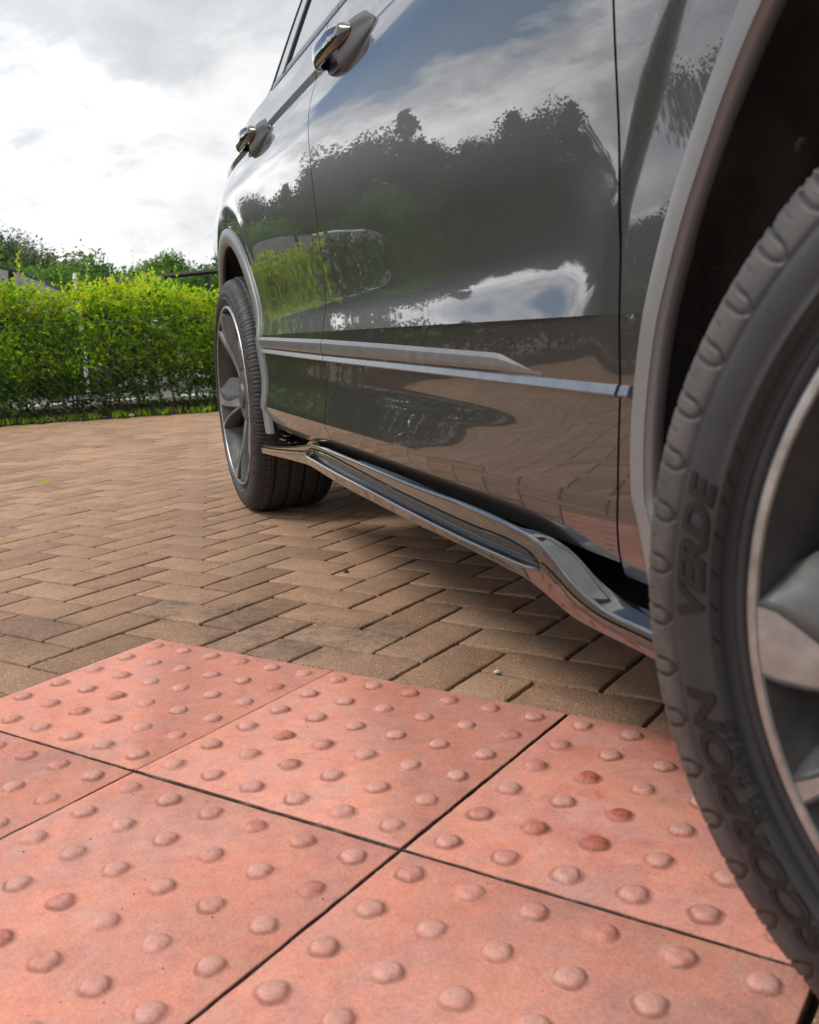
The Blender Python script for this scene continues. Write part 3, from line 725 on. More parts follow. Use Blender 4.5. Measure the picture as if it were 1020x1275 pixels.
def make_wheel(name, loc, rz, seg, spin, text=True, rub='tyre_rubber'):
    wh = empty(name, loc, rz, car)
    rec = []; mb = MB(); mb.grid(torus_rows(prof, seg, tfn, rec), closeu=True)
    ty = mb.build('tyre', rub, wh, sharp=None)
    at = ty.data.attributes.new('groove_shade', 'FLOAT', 'POINT'); at.data.foreach_set('value', [min(1., d_/.0022) for d_ in rec])  # cut depth, drives the painted shade in the rubber
    # rim
    mb = MB()
    lip = [(.2685, .020), (.2690, .010), (.2680, .0035), (.2665, .0008), (.2645, .0), (.2612, .0004), (.2600, .0022)]
    mb.grid(torus_rows(lip, 240), closeu=True)
    rim = mb.build('rim', 'machined_alloy', wh, sharp=.8)
    mb = MB()
    mb.grid(torus_rows([(.2600, .0022), (.2560, .018), (.2500, .030), (.2440, .050), (.2400, .090), (.2380, .150), (.2420, .215), (.262, .235)], 160), closeu=True)
    barrel = mb.build('rim_barrel', 'dark_alloy', wh, sharp=.9)
    # spokes
    faces = MB(); dark = MB()
    def P(r_, a, y): return Vector((r_*math.cos(a), y, r_*math.sin(a)))
    rs = [.2605, .250, .236, .222, .20, .175, .15, .12, .09, .066]
    for k in range(5):
        a0 = R(180+spin+72*k)
        # machined face edges (angle, deg) for each radius; upper = clockwise-leading edge seen from outside
        up = [0.0, -.4, -2.6, -5.6, -8.3, -9.6, -9.5, -8, -7, -14]; lo = [-9.0, -9.9, -10.8, -11.6, -13.0, -14.8, -17., -20, -26, -34]
        yf = [.0012, .0016, .0030, .0050, .0090, .0150, .0215, .028, .033, .036]
        fr_ = []
        for i, r_ in enumerate(rs):
            A, B = a0-R(up[i]), a0-R(lo[i])
            m1 = A+(B-A)*.33; m2 = A+(B-A)*.67
            fr_.append([P(r_, A, yf[i]), P(r_, m1, yf[i]-.0004), P(r_, m2, yf[i]-.0004), P(r_, B, yf[i])])
        faces.grid(fr_)
        # upper wide chamfer, dark
        ch = [.0, 2.0, 7.0, 12.0, 17.5, 21, 23, 24, 24, 24]
        rows_ = []
        for i, r_ in enumerate(rs):
            A = a0-R(up[i]); T = A-R(ch[i]*.5+1.4); T2 = A-R(ch[i]+2.8)
            rows_.append([P(r_, A, yf[i]+.0003), P(r_, (A+T)/2, yf[i]+.0035+.05*R(ch[i])*r_), P(r_, T, yf[i]+.009+.10*R(ch[i])*r_), P(r_, T2, yf[i]+.024), P(r_, T2, yf[i]+.05)])
        dark.grid(rows_, flip=True)
        rows_ = []
        for i, r_ in enumerate(rs):
            B = a0-R(lo[i]); rows_.append([P(r_, B, yf[i]+.0003), P(r_, B+R(.8), yf[i]+.004), P(r_, B+R(1.6), yf[i]+.030), P(r_, B+R(1.6), yf[i]+.055)])
        dark.grid(rows_)
        # thin second blade with a machined edge, and the recessed web joining it
        up2 = [27, 26.4, 25.8, 25.2, 24.5, 24, 24, 25, 27, 34]; lo2 = [24.2, 24.2, 23.9, 23.6, 23, 22.4, 22, 22.6, 24, 30]
        rows_ = []; fr2 = []
        for i, r_ in enumerate(rs):
            A, B = a0+R(up2[i]), a0+R(lo2[i])
            fr2.append([P(r_, A, yf[i]+.0012), P(r_, B, yf[i]+.0012)])
        faces.grid(fr2, flip=True)
        for fl_, E, sg_ in ((False, up2, 1), (True, lo2, -1)):
            rows_ = []
            for i, r_ in enumerate(rs):
                A = a0+R(E[i]); rows_.append([P(r_, A, yf[i]+.0015), P(r_, A+R(.6)*sg_, yf[i]+.004), P(r_, A+R(2.4)*sg_, yf[i]+.026), P(r_, A+R(2.4)*sg_, yf[i]+.05)])
            dark.grid(rows_, flip=fl_)
        rows_ = []
        for i, r_ in enumerate(rs[:9]):
            A = a0-R(lo[i])+R(1.2); B = a0+R(lo2[i])-R(2)
            if B < A: B = A+R(.5)
            rows_.append([P(r_, A+(B-A)*t, yf[i]+.030+.014*math.sin(math.pi*t)) for t in (0, .25, .5, .75, 1)])
        dark.grid(rows_[3:] if len(rows_) > 4 else rows_)
    # hub
    hub = torus_rows([(.075, .050), (.074, .036), (.066, .034), (.040, .034), (.036, .030), (.034, .0265), (.006, .0245), (.0005, .0245)], 48)
    dark.grid(hub, closeu=True, flip=True)
    fo = faces.build('spoke_faces', 'machined_alloy', wh, sharp=.5); so_ = dark.build('spokes', 'dark_alloy', wh, sharp=.6)
    for o_ in (so_,):
        sm = o_.modifiers.new('s', 'SOLIDIFY'); sm.thickness = .004; sm.offset = 0
    mb = MB()
    mb.grid(torus_rows([(.165, .115), (.165, .135), (.06, .135), (.06, .115), (.165, .115)], 64), closeu=True)
    mb.build('brake_disc', 'brake_steel', wh, sharp=.5)
    mb = MB(); mb.grid(torus_rows([(.22, .17), (.10, .155), (.001, .15)], 48), closeu=True); mb.build('hub_backing', 'matt_black', wh, sharp=None)
    if text: sidewall_text(ty)
    return wh
def flat_text(body, size, shear=0., offset=0., sx=1.0, space=1.0):
    cu = bpy.data.curves.new('lettering', 'FONT'); cu.body = body; cu.size = size; cu.shear = shear; cu.offset = offset; cu.space_character = space
    cu.extrude = .0005; cu.resolution_u = 4; cu.align_x = 'CENTER'
    o = bpy.data.objects.new('tmp', cu); COL.objects.link(o); dg = bpy.context.evaluated_depsgraph_get(); dg.update()
    me = bpy.data.meshes.new_from_object(o.evaluated_get(dg)); bpy.data.objects.remove(o)
    bm = bmesh.new(); bm.from_mesh(me); bpy.data.meshes.remove(me)
    bmesh.ops.triangulate(bm, faces=bm.faces)
    for _ in range(3):
        ed = [e for e in bm.edges if e.calc_length() > size*.16]
        if ed: bmesh.ops.subdivide_edges(bm, edges=ed, cuts=1); bmesh.ops.triangulate(bm, faces=bm.faces)
    return bm
def sidewall_text(ty):
    def put(body, size, mid_deg, r_base, sx=1., lift=.0006, **kw):
        bm = flat_text(body, size, **kw); hgt = size*.7
        for v in bm.verts:
            x, y, z = v.co.x*sx, v.co.y, v.co.z
            # seen from outside (-y) the car's front (+x) is to the right; letters run clockwise, tops outwards
            an = R(mid_deg)-x/(r_base+hgt*.5); rr = r_base+y
            v.co = Vector((rr*math.cos(an), swf(rr)-lift-z, rr*math.sin(an)))
        me = bpy.data.meshes.new('sidewall_lettering'); bm.to_mesh(me); bm.free(); me.materials.append(MATS['tyre_lettering'])
        o = bpy.data.objects.new('sidewall_lettering', me); COL.objects.link(o); o.parent = ty
    put('VERDE', .0225, 174.4, .2945, sx=1.28, shear=.25, offset=.0009, space=1.05)
    put('SCORPION', .0240, 208.0, .2940, sx=1.45, shear=.2, offset=.0009, space=1.0)
    put('PIRELLI', .0250, 60, .2940, sx=1.6, shear=0, offset=.0008)
    put('PIRELLI', .0250, 300, .2940, sx=1.6, shear=0, offset=.0008)
    put('255/40 R20', .0085, 199.5, .2858, sx=1.1, lift=.0004)
    put('M+S', .0085, 206.5, .2858, sx=1.1, lift=.0004)
    # hatched rim-protector panel marks
    mb = MB()
    def bar(a0, r0, a1, r1, wdt=.0009):
        n = 6; rows = []
        for i in range(n+1):
            t = i/n; an = R(a0+(a1-a0)*t); rr = r0+(r1-r0)*t; d = Vector((math.cos(an), 0, math.sin(an))); tn = Vector((-d.z, 0, d.x))
            q_ = (Vector((math.cos(R(a1))*r1, 0, math.sin(R(a1))*r1))-Vector((math.cos(R(a0))*r0, 0, math.sin(R(a0))*r0))).normalized(); pn = Vector((-q_.z, 0, q_.x))
            c = d*rr; yy = swf(rr)-.0007
            rows.append([c+pn*wdt+Vector((0, yy+.0012, 0)), c+pn*wdt*.8+Vector((0, yy, 0)), c-pn*wdt*.8+Vector((0, yy, 0)), c-pn*wdt+Vector((0, yy+.0012, 0))])
        mb.grid(rows)
    for a in (160.8, 167.2, 171.6, 176.2, 180.5, 184.6): bar(a, .2892, a+1.0, .2862)
    bar(161.2, .2868, 163.8, .2892); bar(163.8, .2892, 165.6, .2866)
    mb.build('sidewall_marking', 'tyre_lettering', ty, sharp=None)
TR = .350
rearw = make_wheel('wheel', (0, 0, TR), 0, 900, -2, False, 'clean_tyre_rubber')
ftl = Matrix.Rotation(-CAR_AZ, 4, 'Z') @ (Vector((1.4573, -.2067, TR))-Vector((-.775, 1.446, TR)))
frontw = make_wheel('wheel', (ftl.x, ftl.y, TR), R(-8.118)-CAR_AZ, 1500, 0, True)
# ---------------------------------------------------------------- handles
def handle(s0, s1, zc_, parent):
    n0 = body_n((s0+s1)/2, .97)
    rows = []; N_ = 40
    for i in range(N_+1):
        t = i/N_; s = s0+(s1-s0)*t
        lift = .030*(1-abs(2*t-1)**4)+.004
        hw = .0155+.004*math.sin(math.pi*t)
        if t < .06: hw *= .5+.5*t/.06
        if t > .90: hw *= .45+.55*(1-t)/.10
        th = .0085+.002*math.sin(math.pi*t)
        if t > .78: th += (t-.78)*.035
        if t < .18: th += (.18-t)*.03
        cn = body_n(s, .985)+lift-.002; cz = zc_
        row = []
        for k in range(20):
            a = 2*math.pi*k/20; ca, sa = math.cos(a), math.sin(a)
            row.append(Vector((s, -(cn+th*math.copysign(abs(ca)**.8, ca)), cz+hw*math.copysign(abs(sa)**.85, sa))))
        rows.append(row)
    mb = MB(); mb.grid(rows, closev=True); mb.f.append(tuple(range(19, -1, -1))); mb.f.append(tuple(N_*20+k for k in range(20)))
    h = mb.build('door_handle', 'handle_gloss', parent, sharp=.9)
    # front foot of the handle, body coloured, flaring on to the door skin
    mb = MB(); rows = []
    for i in range(17):
        t = i/16; s = s1-.045+.125*t
        hw = .030*(1-t**1.8)+.006; lift = .020*(1-t)**.7
        bn = body_n(s, .975)
        rows.append([Vector((s, -(body_n(s, min(max(zc_-.010+hw*q_*1.25, .9), 1.05))-.002+(lift+.003)*(1-q_*q_)**.6), zc_-.010+hw*q_*1.25)) for q_ in np.linspace(-1, 1, 13)])
    mb.grid(rows); mb.build('handle_foot', 'handle_grey', h, sharp=None)
    # recess cup behind the grip
    mb = MB(); rows = []
    for rr, dd in ((1.0, .0012), (.86, .0022), (.7, .003)):
        rows.append([Vector(((s0+s1)/2+rr*.075*math.cos(a), -(body_n((s0+s1)/2+rr*.075*math.cos(a), zc_-.012+rr*.026*math.sin(a))+dd), zc_-.012+rr*.026*math.sin(a))) for a in [2*math.pi*k/32 for k in range(32)]])
    mb.grid(rows, closev=True, flip=True); mb.f.append(tuple(2*32+k for k in range(32)))
    mb.build('handle_cup', 'black_rubber', h, sharp=None)
handle(1.215, 1.425, .990, front_door)
handle(.40, .61, .995, rear_door)
# ---------------------------------------------------------------- glasshouse
def gh_n(s, z):
    n = -.060-.42*(z-1.09)-.10*max(0, z-1.09)**2
    t = sstep(1.0, 1.1, z)
    s0 = .35+.35*t; kk = .132+.05*t
    base = body_n(1.3, 1.09)-body_n(1.3, 1.09)
    b = -.016*.4*(1.1-s)**2 if s < 1.1 else 0
    if s < s0: b -= kk*(s0-s)**2
    if s > 1.5: b -= .0035*(s-1.5)**2+max(0, s-1.9)**2*.05
    return n+b
def gpanel(name, poly_l, poly_r, z0, z1, off, m_, parent, ds=.03, edge=.01):
    mb = MB(); nz = max(4, int((z1-z0)/.02)); nc = max(3, int(max(abs(poly_r(z0)-poly_l(z0)), abs(poly_r(z1)-poly_l(z1)))/ds))
    G = []
    for i in range(nz+1):
        z = z0+(z1-z0)*i/nz; a, b = poly_l(z), poly_r(z)
        G.append([Vector((a+(b-a)*k/nc, -(gh_n(a+(b-a)*k/nc, z)+off), z)) for k in range(nc+1)])
    mb.grid(G, flip=True)
    bd = G[0][:]+[r_[-1] for r_ in G[1:]]+G[-1][::-1][1:]+[r_[0] for r_ in G[::-1]][1:]
    mb.grid([bd, [p+Vector((0, edge, 0)) for p in bd]])
    return mb.build(name, m_, parent, sharp=.5)
ZR = 1.53
al = lambda z: 2.42-(z-1.09)*1.55      # windscreen pillar front edge
ff = lambda x: (lambda z: x)
gl_m = 'privacy_glass'
gpanel('door_glass', ff(.752), ff(1.185), 1.098, 1.475, .0, gl_m, rear_door)
gpanel('door_glass', ff(1.26), lambda z: al(z)-.09, 1.098, 1.475, .0, gl_m, front_door)
gpanel('quarter_glass', lambda z: .10+(z-1.09)*.5, ff(.575), 1.098, 1.45, .0, gl_m, quarter)
gpanel('door_pillar_trim', ff(1.187), ff(1.258), 1.095, 1.48, .003, 'gloss_black', rear_door)
gpanel('window_seal', ff(.728), ff(.750), 1.092, 1.478, .0045, 'black_rubber', rear_door)
gpanel('pillar_trim', ff(.602), ff(.726), 1.092, 1.478, .0025, 'gloss_black', rear_door)
gpanel('window_seal', ff(.577), ff(.600), 1.092, 1.478, .0045, 'black_rubber', quarter)
gpanel('rear_pillar', lambda z: -.62+(z-1.09)*.42, lambda z: .085+(z-1.09)*.5, 1.0905, 1.50, .002, 'grey_paint', quarter)
gpanel('window_seal', lambda z: .082+(z-1.09)*.5, lambda z: .118+(z-1.09)*.5, 1.092, 1.46, .0045, 'black_rubber', quarter)
gpanel('windscreen_pillar', lambda z: al(z)-.088, al, 1.0905, 1.50, .002, 'grey_paint', wing)
gpanel('roof_rail_panel', lambda z: -.60+(z-1.09)*.42, al, 1.482, 1.56, .003, 'grey_paint', car)
for dr, a, b in ((quarter, .12, .598), (rear_door, .602, 1.2), (front_door, 1.204, 2.40)):
    mb = MB(); rows = []
    for s in np.linspace(a, b, 24):
        rows.append([Vector((s, -(gh_n(s, 1.09)+o_), z_)) for z_, o_ in ((1.084, .0), (1.086, .0022), (1.0895, .0030), (1.100, -.0010), (1.104, -.0035))])
    mb.grid(rows, flip=False); mb.build('waist_moulding', 'satin_trim', dr, sharp=None)
# ---------------------------------------------------------------- rest of the body: mirrored side, roof, ends
YM = .895                                # car centre line
def mirror_children():
    for o in [c for c in car.children if c.type == 'MESH'] :
        me = o.data.copy(); co = np.empty(len(me.vertices)*3); me.vertices.foreach_get('co', co); co = co.reshape(-1, 3); co[:, 1] = 2*YM-co[:, 1]; me.vertices.foreach_set('co', co.ravel()); me.flip_normals()
        c = bpy.data.objects.new(o.name.split('.')[0], me); COL.objects.link(c); c.parent = car
        for g in o.children:
            if g.type != 'MESH': continue
            me = g.data.copy(); co = np.empty(len(me.vertices)*3); me.vertices.foreach_get('co', co); co = co.reshape(-1, 3); co[:, 1] = 2*YM-co[:, 1]; me.vertices.foreach_set('co', co.ravel()); me.flip_normals()
            d = bpy.data.objects.new(g.name.split('.')[0], me); COL.objects.link(d); d.parent = c
mirror_children()
for src, x in ((rearw, 0), (frontw, ftl.x)):
    c = src.copy(); COL.objects.link(c); c.location = (x, 2*YM-.0, TR); c.rotation_euler = (0, 0, math.pi+(R(27) if src is frontw else 0))
    for ch in list(src.children):
        d = ch.copy(); COL.objects.link(d); d.parent = c
        for g in list(ch.children):
            e = g.copy(); COL.objects.link(e); e.parent = d
def loft(name, xs, fn, m_, ny=14):
    mb = MB(); mb.grid([[Vector((x_, *fn(x_, j/ny))) for j in range(ny+1)] for x_ in xs]); return mb.build(name, m_, car, sharp=None)
def crown(n, zc_, cr):
    return lambda t: (-(n)+(2*YM+2*n)*t, zc_+cr*(1-(2*t-1)**2))
roofz = pchip([-.60, -.3, .3, 1.0, 1.5, 1.72], [1.56, 1.60, 1.635, 1.65, 1.63, 1.56])
loft('roof', np.linspace(-.45, 1.72, 30), lambda x, t: crown(gh_n(x, 1.555)+.003, roofz(x)-.03 if -.4 < x < 1.6 else 1.555, .03)(t), 'grey_paint')
loft('windscreen', np.linspace(1.72, 2.42, 12), lambda x, t: (lambda y, z: (y, z))(*crown(gh_n(min(x, 2.2), 1.3)-.02, 1.56-(x-1.72)*.64, .03)(t)), 'privacy_glass')
loft('bonnet', np.linspace(2.42, 3.42, 16), lambda x, t: crown(body_n(x, 1.015), 1.02+.09*math.cos((x-2.42)*.9)-.04-.10*max(0, x-3.1), .05)(t), 'grey_paint')
def endcap(name, x0, x1, z0, z1, m_, sgn):
    mb = MB(); rows = []
    for i in range(13):
        z = z0+(z1-z0)*i/12
        e_ = .26 if sgn < 0 else .05
        rows.append([Vector((x0+(x1-x0)*max(math.cos((2*t-1)*math.pi/2), 0)**.35, e_+(2*YM-2*e_)*t, z)) for t in [j/24 for j in range(25)]])
    mb.grid(rows); return mb.build(name, m_, car, sharp=None)
endcap('front_bumper', 3.50, 3.72, .22, 1.0, 'grey_paint', 1)
endcap('rear_bumper', -.78, -.90, .28, 1.09, 'grey_paint', -1)
mb = MB(); mb.grid([[Vector((-.80+(z-1.09)*.62, .42+(2*YM-.84)*t, z)) for t in (0, .25, .5, .75, 1)] for z in np.linspace(1.09, 1.57, 8)]); mb.build('tailgate_glass', 'privacy_glass', car)
mb = MB(); mb.box((1.3, YM, .25), (4.0, 1.0, .04)); mb.box((1.42, YM, .62), (1.5, 1.5, .74)); mb.build('underbody', 'matt_black', car, smooth=False)

# ================================================================== SCENERY
def leaf(vs, fs, p, d, s, rn, fold=.25, asp=.62):
    """one folded leaf: two quads sharing a midrib"""
    d = d.normalized(); a = Vector((rn.uniform(-1, 1), rn.uniform(-1, 1), rn.uniform(-1, 1))); side = d.cross(a)
    if side.length < 1e-3: side = Vector((1, 0, 0))
    side.normalize(); nrm = d.cross(side); w_ = s*asp*.5; o = len(vs)
    up = nrm*s*fold*.5
    vs.extend([tuple(p), tuple(p+d*s*.42+side*w_+up), tuple(p+d*s*.5), tuple(p+d*s*.42-side*w_+up), tuple(p+d*s)])
    fs.extend([(o, o+2, o+1), (o+1, o+2, o+4), (o, o+3, o+2), (o+3, o+4, o+2)])
def leaf_obj(name, vs, fs, m_, parent=None):
    me = bpy.data.meshes.new(name); me.from_pydata(vs, [], fs); me.materials.append(MATS[m_]); o = bpy.data.objects.new(name, me); COL.objects.link(o)
    if parent is not None: o.parent = parent
    return o
def wob(x, y, s=1.0): return math.sin(x*2.3*s+y*1.7)*.5+math.sin(x*5.1*s-y*3.3+1.3)*.3+math.sin(x*11.7*s+y*7.9+.6)*.2
def polar(az, d): return (CAMP.x+d*math.cos(R(az)), CAMP.y+d*math.sin(R(az)), 0)
# ---- hedge behind a wire fence
hedge = empty('hedge', tuple(hp(0, .4)))
tag(hedge, 'yellow green hornbeam hedge growing along the far edge of the brick paving', 'hedge')
rn = random.Random(11)
def W2H(p): return p-hedge.location
def htop(a):
    t = .95+.06*wob(a*1.3, 2.)+.035*wob(a*4.1, 5.)
    if a > .85: t -= .10*sstep(.85, 1.5, a)
    if a > 1.15: t -= .05*sstep(1.15, 1.45, a)
    return t
vA, fA, vB, fB, vC, fC = [], [], [], [], [], []
def hedge_run(a0, a1, ntw, ls, seed):
    rn = random.Random(seed)
    for _ in range(ntw):
        a = rn.uniform(a0, a1); top = htop(a)
        u = rn.random()
        z = top*(1-u**1.15*.95)
        if z < .14 and rn.random() < .5: continue
        dep = .10+.58*(rn.random()**(1.5 if z < top-.12 else 1))
        bulge = .05*wob(a*2.1+z*3, z*5.)
        b = dep-bulge
        hole = wob(a*3.7+5, z*9+b*4)
        if hole < -.52 and z < top-.08: continue
        p = hp(a, b, z); d = Vector((rn.gauss(0, .7), rn.gauss(0, .7), .55+rn.gauss(0, .4)))+HN*(-.7 if b < .3 else .4)
        d.normalize(); L = ls*rn.uniform(2.2, 4.2); n = rn.randint(4, 7)
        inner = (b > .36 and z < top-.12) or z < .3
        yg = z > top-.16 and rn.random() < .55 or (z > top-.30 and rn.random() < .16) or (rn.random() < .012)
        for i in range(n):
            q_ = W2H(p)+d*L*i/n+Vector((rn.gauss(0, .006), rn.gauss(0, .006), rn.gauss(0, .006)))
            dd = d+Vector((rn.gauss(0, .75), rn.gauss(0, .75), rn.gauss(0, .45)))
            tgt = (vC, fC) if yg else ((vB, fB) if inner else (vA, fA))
            leaf(tgt[0], tgt[1], q_, dd, ls*rn.uniform(.7, 1.25), rn)
    # upright young shoots breaking the top line
    for _ in range(int((a1-a0)*12)):
        a = rn.uniform(a0, a1); b = rn.uniform(.15, .6); z0 = htop(a)-.06; L = rn.choice([.06, .09, .12, .16, .26]) if rn.random() < .8 else .3
        p = hp(a, b, z0); lean = Vector((rn.gauss(0, .16), rn.gauss(0, .16), 1)); n = max(4, int(L/.018))
        for i in range(n):
            q_ = W2H(p)+lean*L*i/n; leaf(vC, fC, q_, Vector((rn.gauss(0, 1), rn.gauss(0, 1), .5)), ls*rn.uniform(.5, 1.0)*(1-.4*i/n), rn)
hedge_run(-.7, 2.6, 8300, .036, 21)
hedge_run(2.6, 7.5, 1800, .055, 23)
for a, b, L in ((.22, .3, .34), (.18, .35, .20), (.86, .3, .16), (1.02, .4, .10), (.55, .45, .15), (1.33, .3, .12), (.33, .5, .18)):   # tallest reddish shoots
    p = hp(a, b, htop(a)-.05)
    for i in range(int(L/.012)):
        t = i/(L/.012); leaf(vC, fC, W2H(p)+Vector((.02*math.sin(t*6), .02*math.cos(t*5), L*t)), Vector((rn.gauss(0, 1), rn.gauss(0, 1), .4)), .045*(1-.45*t), rn)
for _ in range(40): pass
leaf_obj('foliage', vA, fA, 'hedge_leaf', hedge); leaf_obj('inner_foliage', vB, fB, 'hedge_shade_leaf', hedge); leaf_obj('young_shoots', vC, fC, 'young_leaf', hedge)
for i in range(46):
    a = -1.2+i*.10+rn.uniform(-.03, .03) if i < 36 else rn.uniform(-8, -1.3)
    mb = MB(); b = rn.uniform(.2, .5)
    pts = [W2H(hp(a, b, -.02))]; x, y = a, b
    for k in range(1, 7):
        x += rn.uniform(-.03, .03); y += rn.uniform(-.02, .02); pts.append(W2H(hp(x, y, k*.13)))
    mb.tube(pts, rn.uniform(.004, .011), .003, 6)
    for k in range(3):
        q_ = pts[rn.randint(2, 5)]; mb.tube([q_, q_+Vector((rn.uniform(-.12, .12), rn.uniform(-.12, .12), rn.uniform(.08, .2)))], .004, .0015, 5)
    mb.build('stem', 'bark', hedge, sharp=None)
vA, fA, vB, fB, vC, fC = [], [], [], [], [], []
hedge_run(-9.5, -.74, 7600, .050, 24)
dh = empty('hedge', tuple(hedge.location)); tag(dh, 'darker green hedge carrying on to the left beyond the picture, mirrored in the doors', 'hedge')
leaf_obj('foliage', vA, fA, 'tree_leaf', dh); leaf_obj('inner_foliage', vB, fB, 'tree_leaf', dh); leaf_obj('young_shoots', vC, fC, 'hedge_shade_leaf', dh)
# wire fence in front of the hedge
fence = empty('wire_fence', tuple(hp(0, .09)))
tag(fence, 'thin galvanised wire fence strung along the front of the hedge', 'fence')
for z, r_ in ((.69, .0016), (.42, .0008), (.15, .0014)):
    mb = MB(); mb.tube([hp(a, .09+.004*math.sin(a*3), z+.004*math.sin(a*2.1+z*9))-fence.location for a in np.linspace(-9, 7, 70)], r_, seg=5); mb.build('wire', 'wire_steel', fence, sharp=None)
mb = MB()
for k in range(-16, 60):
    a = k*.055
    for sg_ in (1, -1):
        p0 = hp(a, .088, .03)-fence.location; p1 = hp(a+sg_*.66, .088, .69)-fence.location
        mb.tube([p0, p1], .00035, seg=3, caps=False)
mb.build('mesh_netting', 'wire_steel', fence, smooth=False)
for a in (-6.0, -3.2, -.95, 2.3, 5.0):
    mb = MB(); mb.tube([hp(a, .11, -.05)-fence.location, hp(a, .11, .8)-fence.location], .018, seg=10); mb.build('post', 'bark', fence)
# litter, stones and weeds at the hedge foot
mb = MB(); rn = random.Random(4)
for _ in range(3600):
    a = rn.uniform(-1.0, 2.6); b = abs(rn.gauss(.14, .2)); s = rn.uniform(.005, .020)
    p = hp(a, b, min(b, .35)*.16+rn.uniform(0, .012)); R_ = Matrix.Rotation(rn.uniform(0, 6), 3, 'Z')@Matrix.Rotation(rn.uniform(-.6, .6), 3, 'X')
    vs = [p+R_@Vector((x*s, y*s*.7, z*s*.4))*rn.uniform(.7, 1.2) for x, y, z in ((-1, -1, 0), (1, -1, 0), (1, 1, 0), (-1, 1, 0), (-.5, -.5, 1), (.6, -.4, 1), (.4, .6, 1), (-.5, .4, 1))]
    mb.add(vs, [(0, 1, 5, 4), (1, 2, 6, 5), (2, 3, 7, 6), (3, 0, 4, 7), (4, 5, 6, 7)])
lt = mb.build('ground_litter', 'soil', smooth=False); tag(lt, kind='stuff')
vs, fs = [], []
for _ in range(900):
    a = rn.uniform(-1.0, 2.6); b = rn.uniform(.05, .5); p = hp(a, b, min(b, .35)*.16+.005); leaf(vs, fs, p, Vector((rn.gauss(0, 1), rn.gauss(0, 1), rn.uniform(0, .5))), rn.uniform(.02, .05), rn)
tag(leaf_obj('leaf_litter', vs, fs, 'dry_leaf'), kind='stuff')
vs, fs = [], []
for _ in range(420):
    a = rn.choice([rn.uniform(-.9, -.0), rn.uniform(-.2, 2.4)]); b = rn.uniform(-.04, .14); p = hp(a, b, 0)
    for k in range(rn.randint(3, 8)): leaf(vs, fs, p+Vector((rn.gauss(0, .012), rn.gauss(0, .012), 0)), Vector((rn.gauss(0, .5), rn.gauss(0, .5), 1)), rn.uniform(.02, .07), rn, asp=.25)
tag(leaf_obj('grass', vs, fs, 'hedge_leaf'), kind='stuff')
def lump(name, p, s, m_, lab, cat, grp=None, seed=1):
    rn = random.Random(seed); bm = bmesh.new(); bmesh.ops.create_icosphere(bm, subdivisions=2, radius=1)
    for v in bm.verts:
        k = 1+rn.uniform(-.22, .22); v.co = Vector((v.co.x*s[0]*k, v.co.y*s[1]*k, max(v.co.z, -.5)*s[2]*k))
    me = bpy.data.meshes.new(name); bm.to_mesh(me); bm.free(); me.materials.append(MATS[m_]); o = bpy.data.objects.new(name, me); COL.objects.link(o); o.location = p; o.rotation_euler = (0, 0, seed*1.3)
    tag(o, lab, cat, grp); return o
lump('stone', tuple(hp(.62+.28, .02, .012)), (.022, .016, .016), 'litter_white', 'small white stone at the hedge foot, left of two', 'stone', seed=3)
lump('stone', tuple(hp(1.44, .03, .014)), (.03, .02, .018), 'pale_blue' if 'pale_blue' in MATS else 'litter_white', 'pale bluish stone at the right end of the visible hedge foot', 'stone', seed=4)
# fallen leaf and crumbs on the bricks
def gleaf(x, y, s, az, lab, m_='young_leaf'):
    vs, fs = [], []; rn = random.Random(int(x*99)); leaf(vs, fs, Vector((0, 0, 0)), Vector((math.cos(az), math.sin(az), .08)), s, rn, fold=.3, asp=.5)
    o = leaf_obj('fallen_leaf', vs, fs, m_); o.location = (x, y, .004); tag(o, lab, 'leaf')
gleaf(-2.02, 1.62, .055, 1.0, 'yellow green fallen leaf lying alone on the far brick paving')
lump('stone_chip', (.0+.02, .93, .003), (.008, .006, .004), 'matt_black', 'dark chip lying on the bricks in front of the side skirt', 'stone', seed=7)
lump('stone_chip', (.636, .507, .001), (.006, .004, .003), 'litter_white', 'white grit chip in a brick joint beside the third slab', 'stone', seed=8)
# grit in the joints and on the slabs
mb = MB(); rn = random.Random(77)
def crumb(x, y, z, s):
    a = rn.uniform(0, 6); ca, sa = math.cos(a), math.sin(a)
    vs = [(x+(px*ca-py*sa)*s*rn.uniform(.7, 1.2), y+(px*sa+py*ca)*s*rn.uniform(.7, 1.2), z+pz*s) for px, py, pz in ((-1, -.8, -.5), (1, -.7, -.5), (.9, .8, -.5), (-.9, .7, -.5), (-.3, -.3, .7), (.4, .2, .8))]
    mb.add(vs, [(0, 1, 4), (1, 5, 4), (1, 2, 5), (2, 3, 5), (3, 4, 5), (3, 0, 4)])
for _ in range(5200):      # joints of the near bricks
    i = rn.randint(-14, 14); j = rn.randint(0, 20)
    if rn.random() < .5: x = i*U+rn.gauss(0, .0012); y = .403+j*U+rn.uniform(0, U)
    else: x = i*U+rn.uniform(0, U); y = .403+j*U+rn.gauss(0, .0012)
    crumb(x, y, -.0062+rn.uniform(0, .002), rn.uniform(.0008, .0022))
for k in range(5):        # slab joints
    for _ in range(420):
        t = rn.random(); e = rn.gauss(0, .0010)
        x, y = [(t*1.2, -.0014+e), (.4033+e, .4-t*1.2), (.8049+e, .4-t*1.2), (t*1.2, .4035+e), (t*1.2, -.404+e)][k]
        crumb(x, y, rn.uniform(-.003, .0015), rn.uniform(.0006, .0018))
for _ in range(150): crumb(rn.uniform(.02, 1.2), rn.uniform(-.8, .4), .0042, rn.uniform(.0004, .0011))
tag(mb.build('grit', 'joint_crumb', smooth=False), kind='stuff')
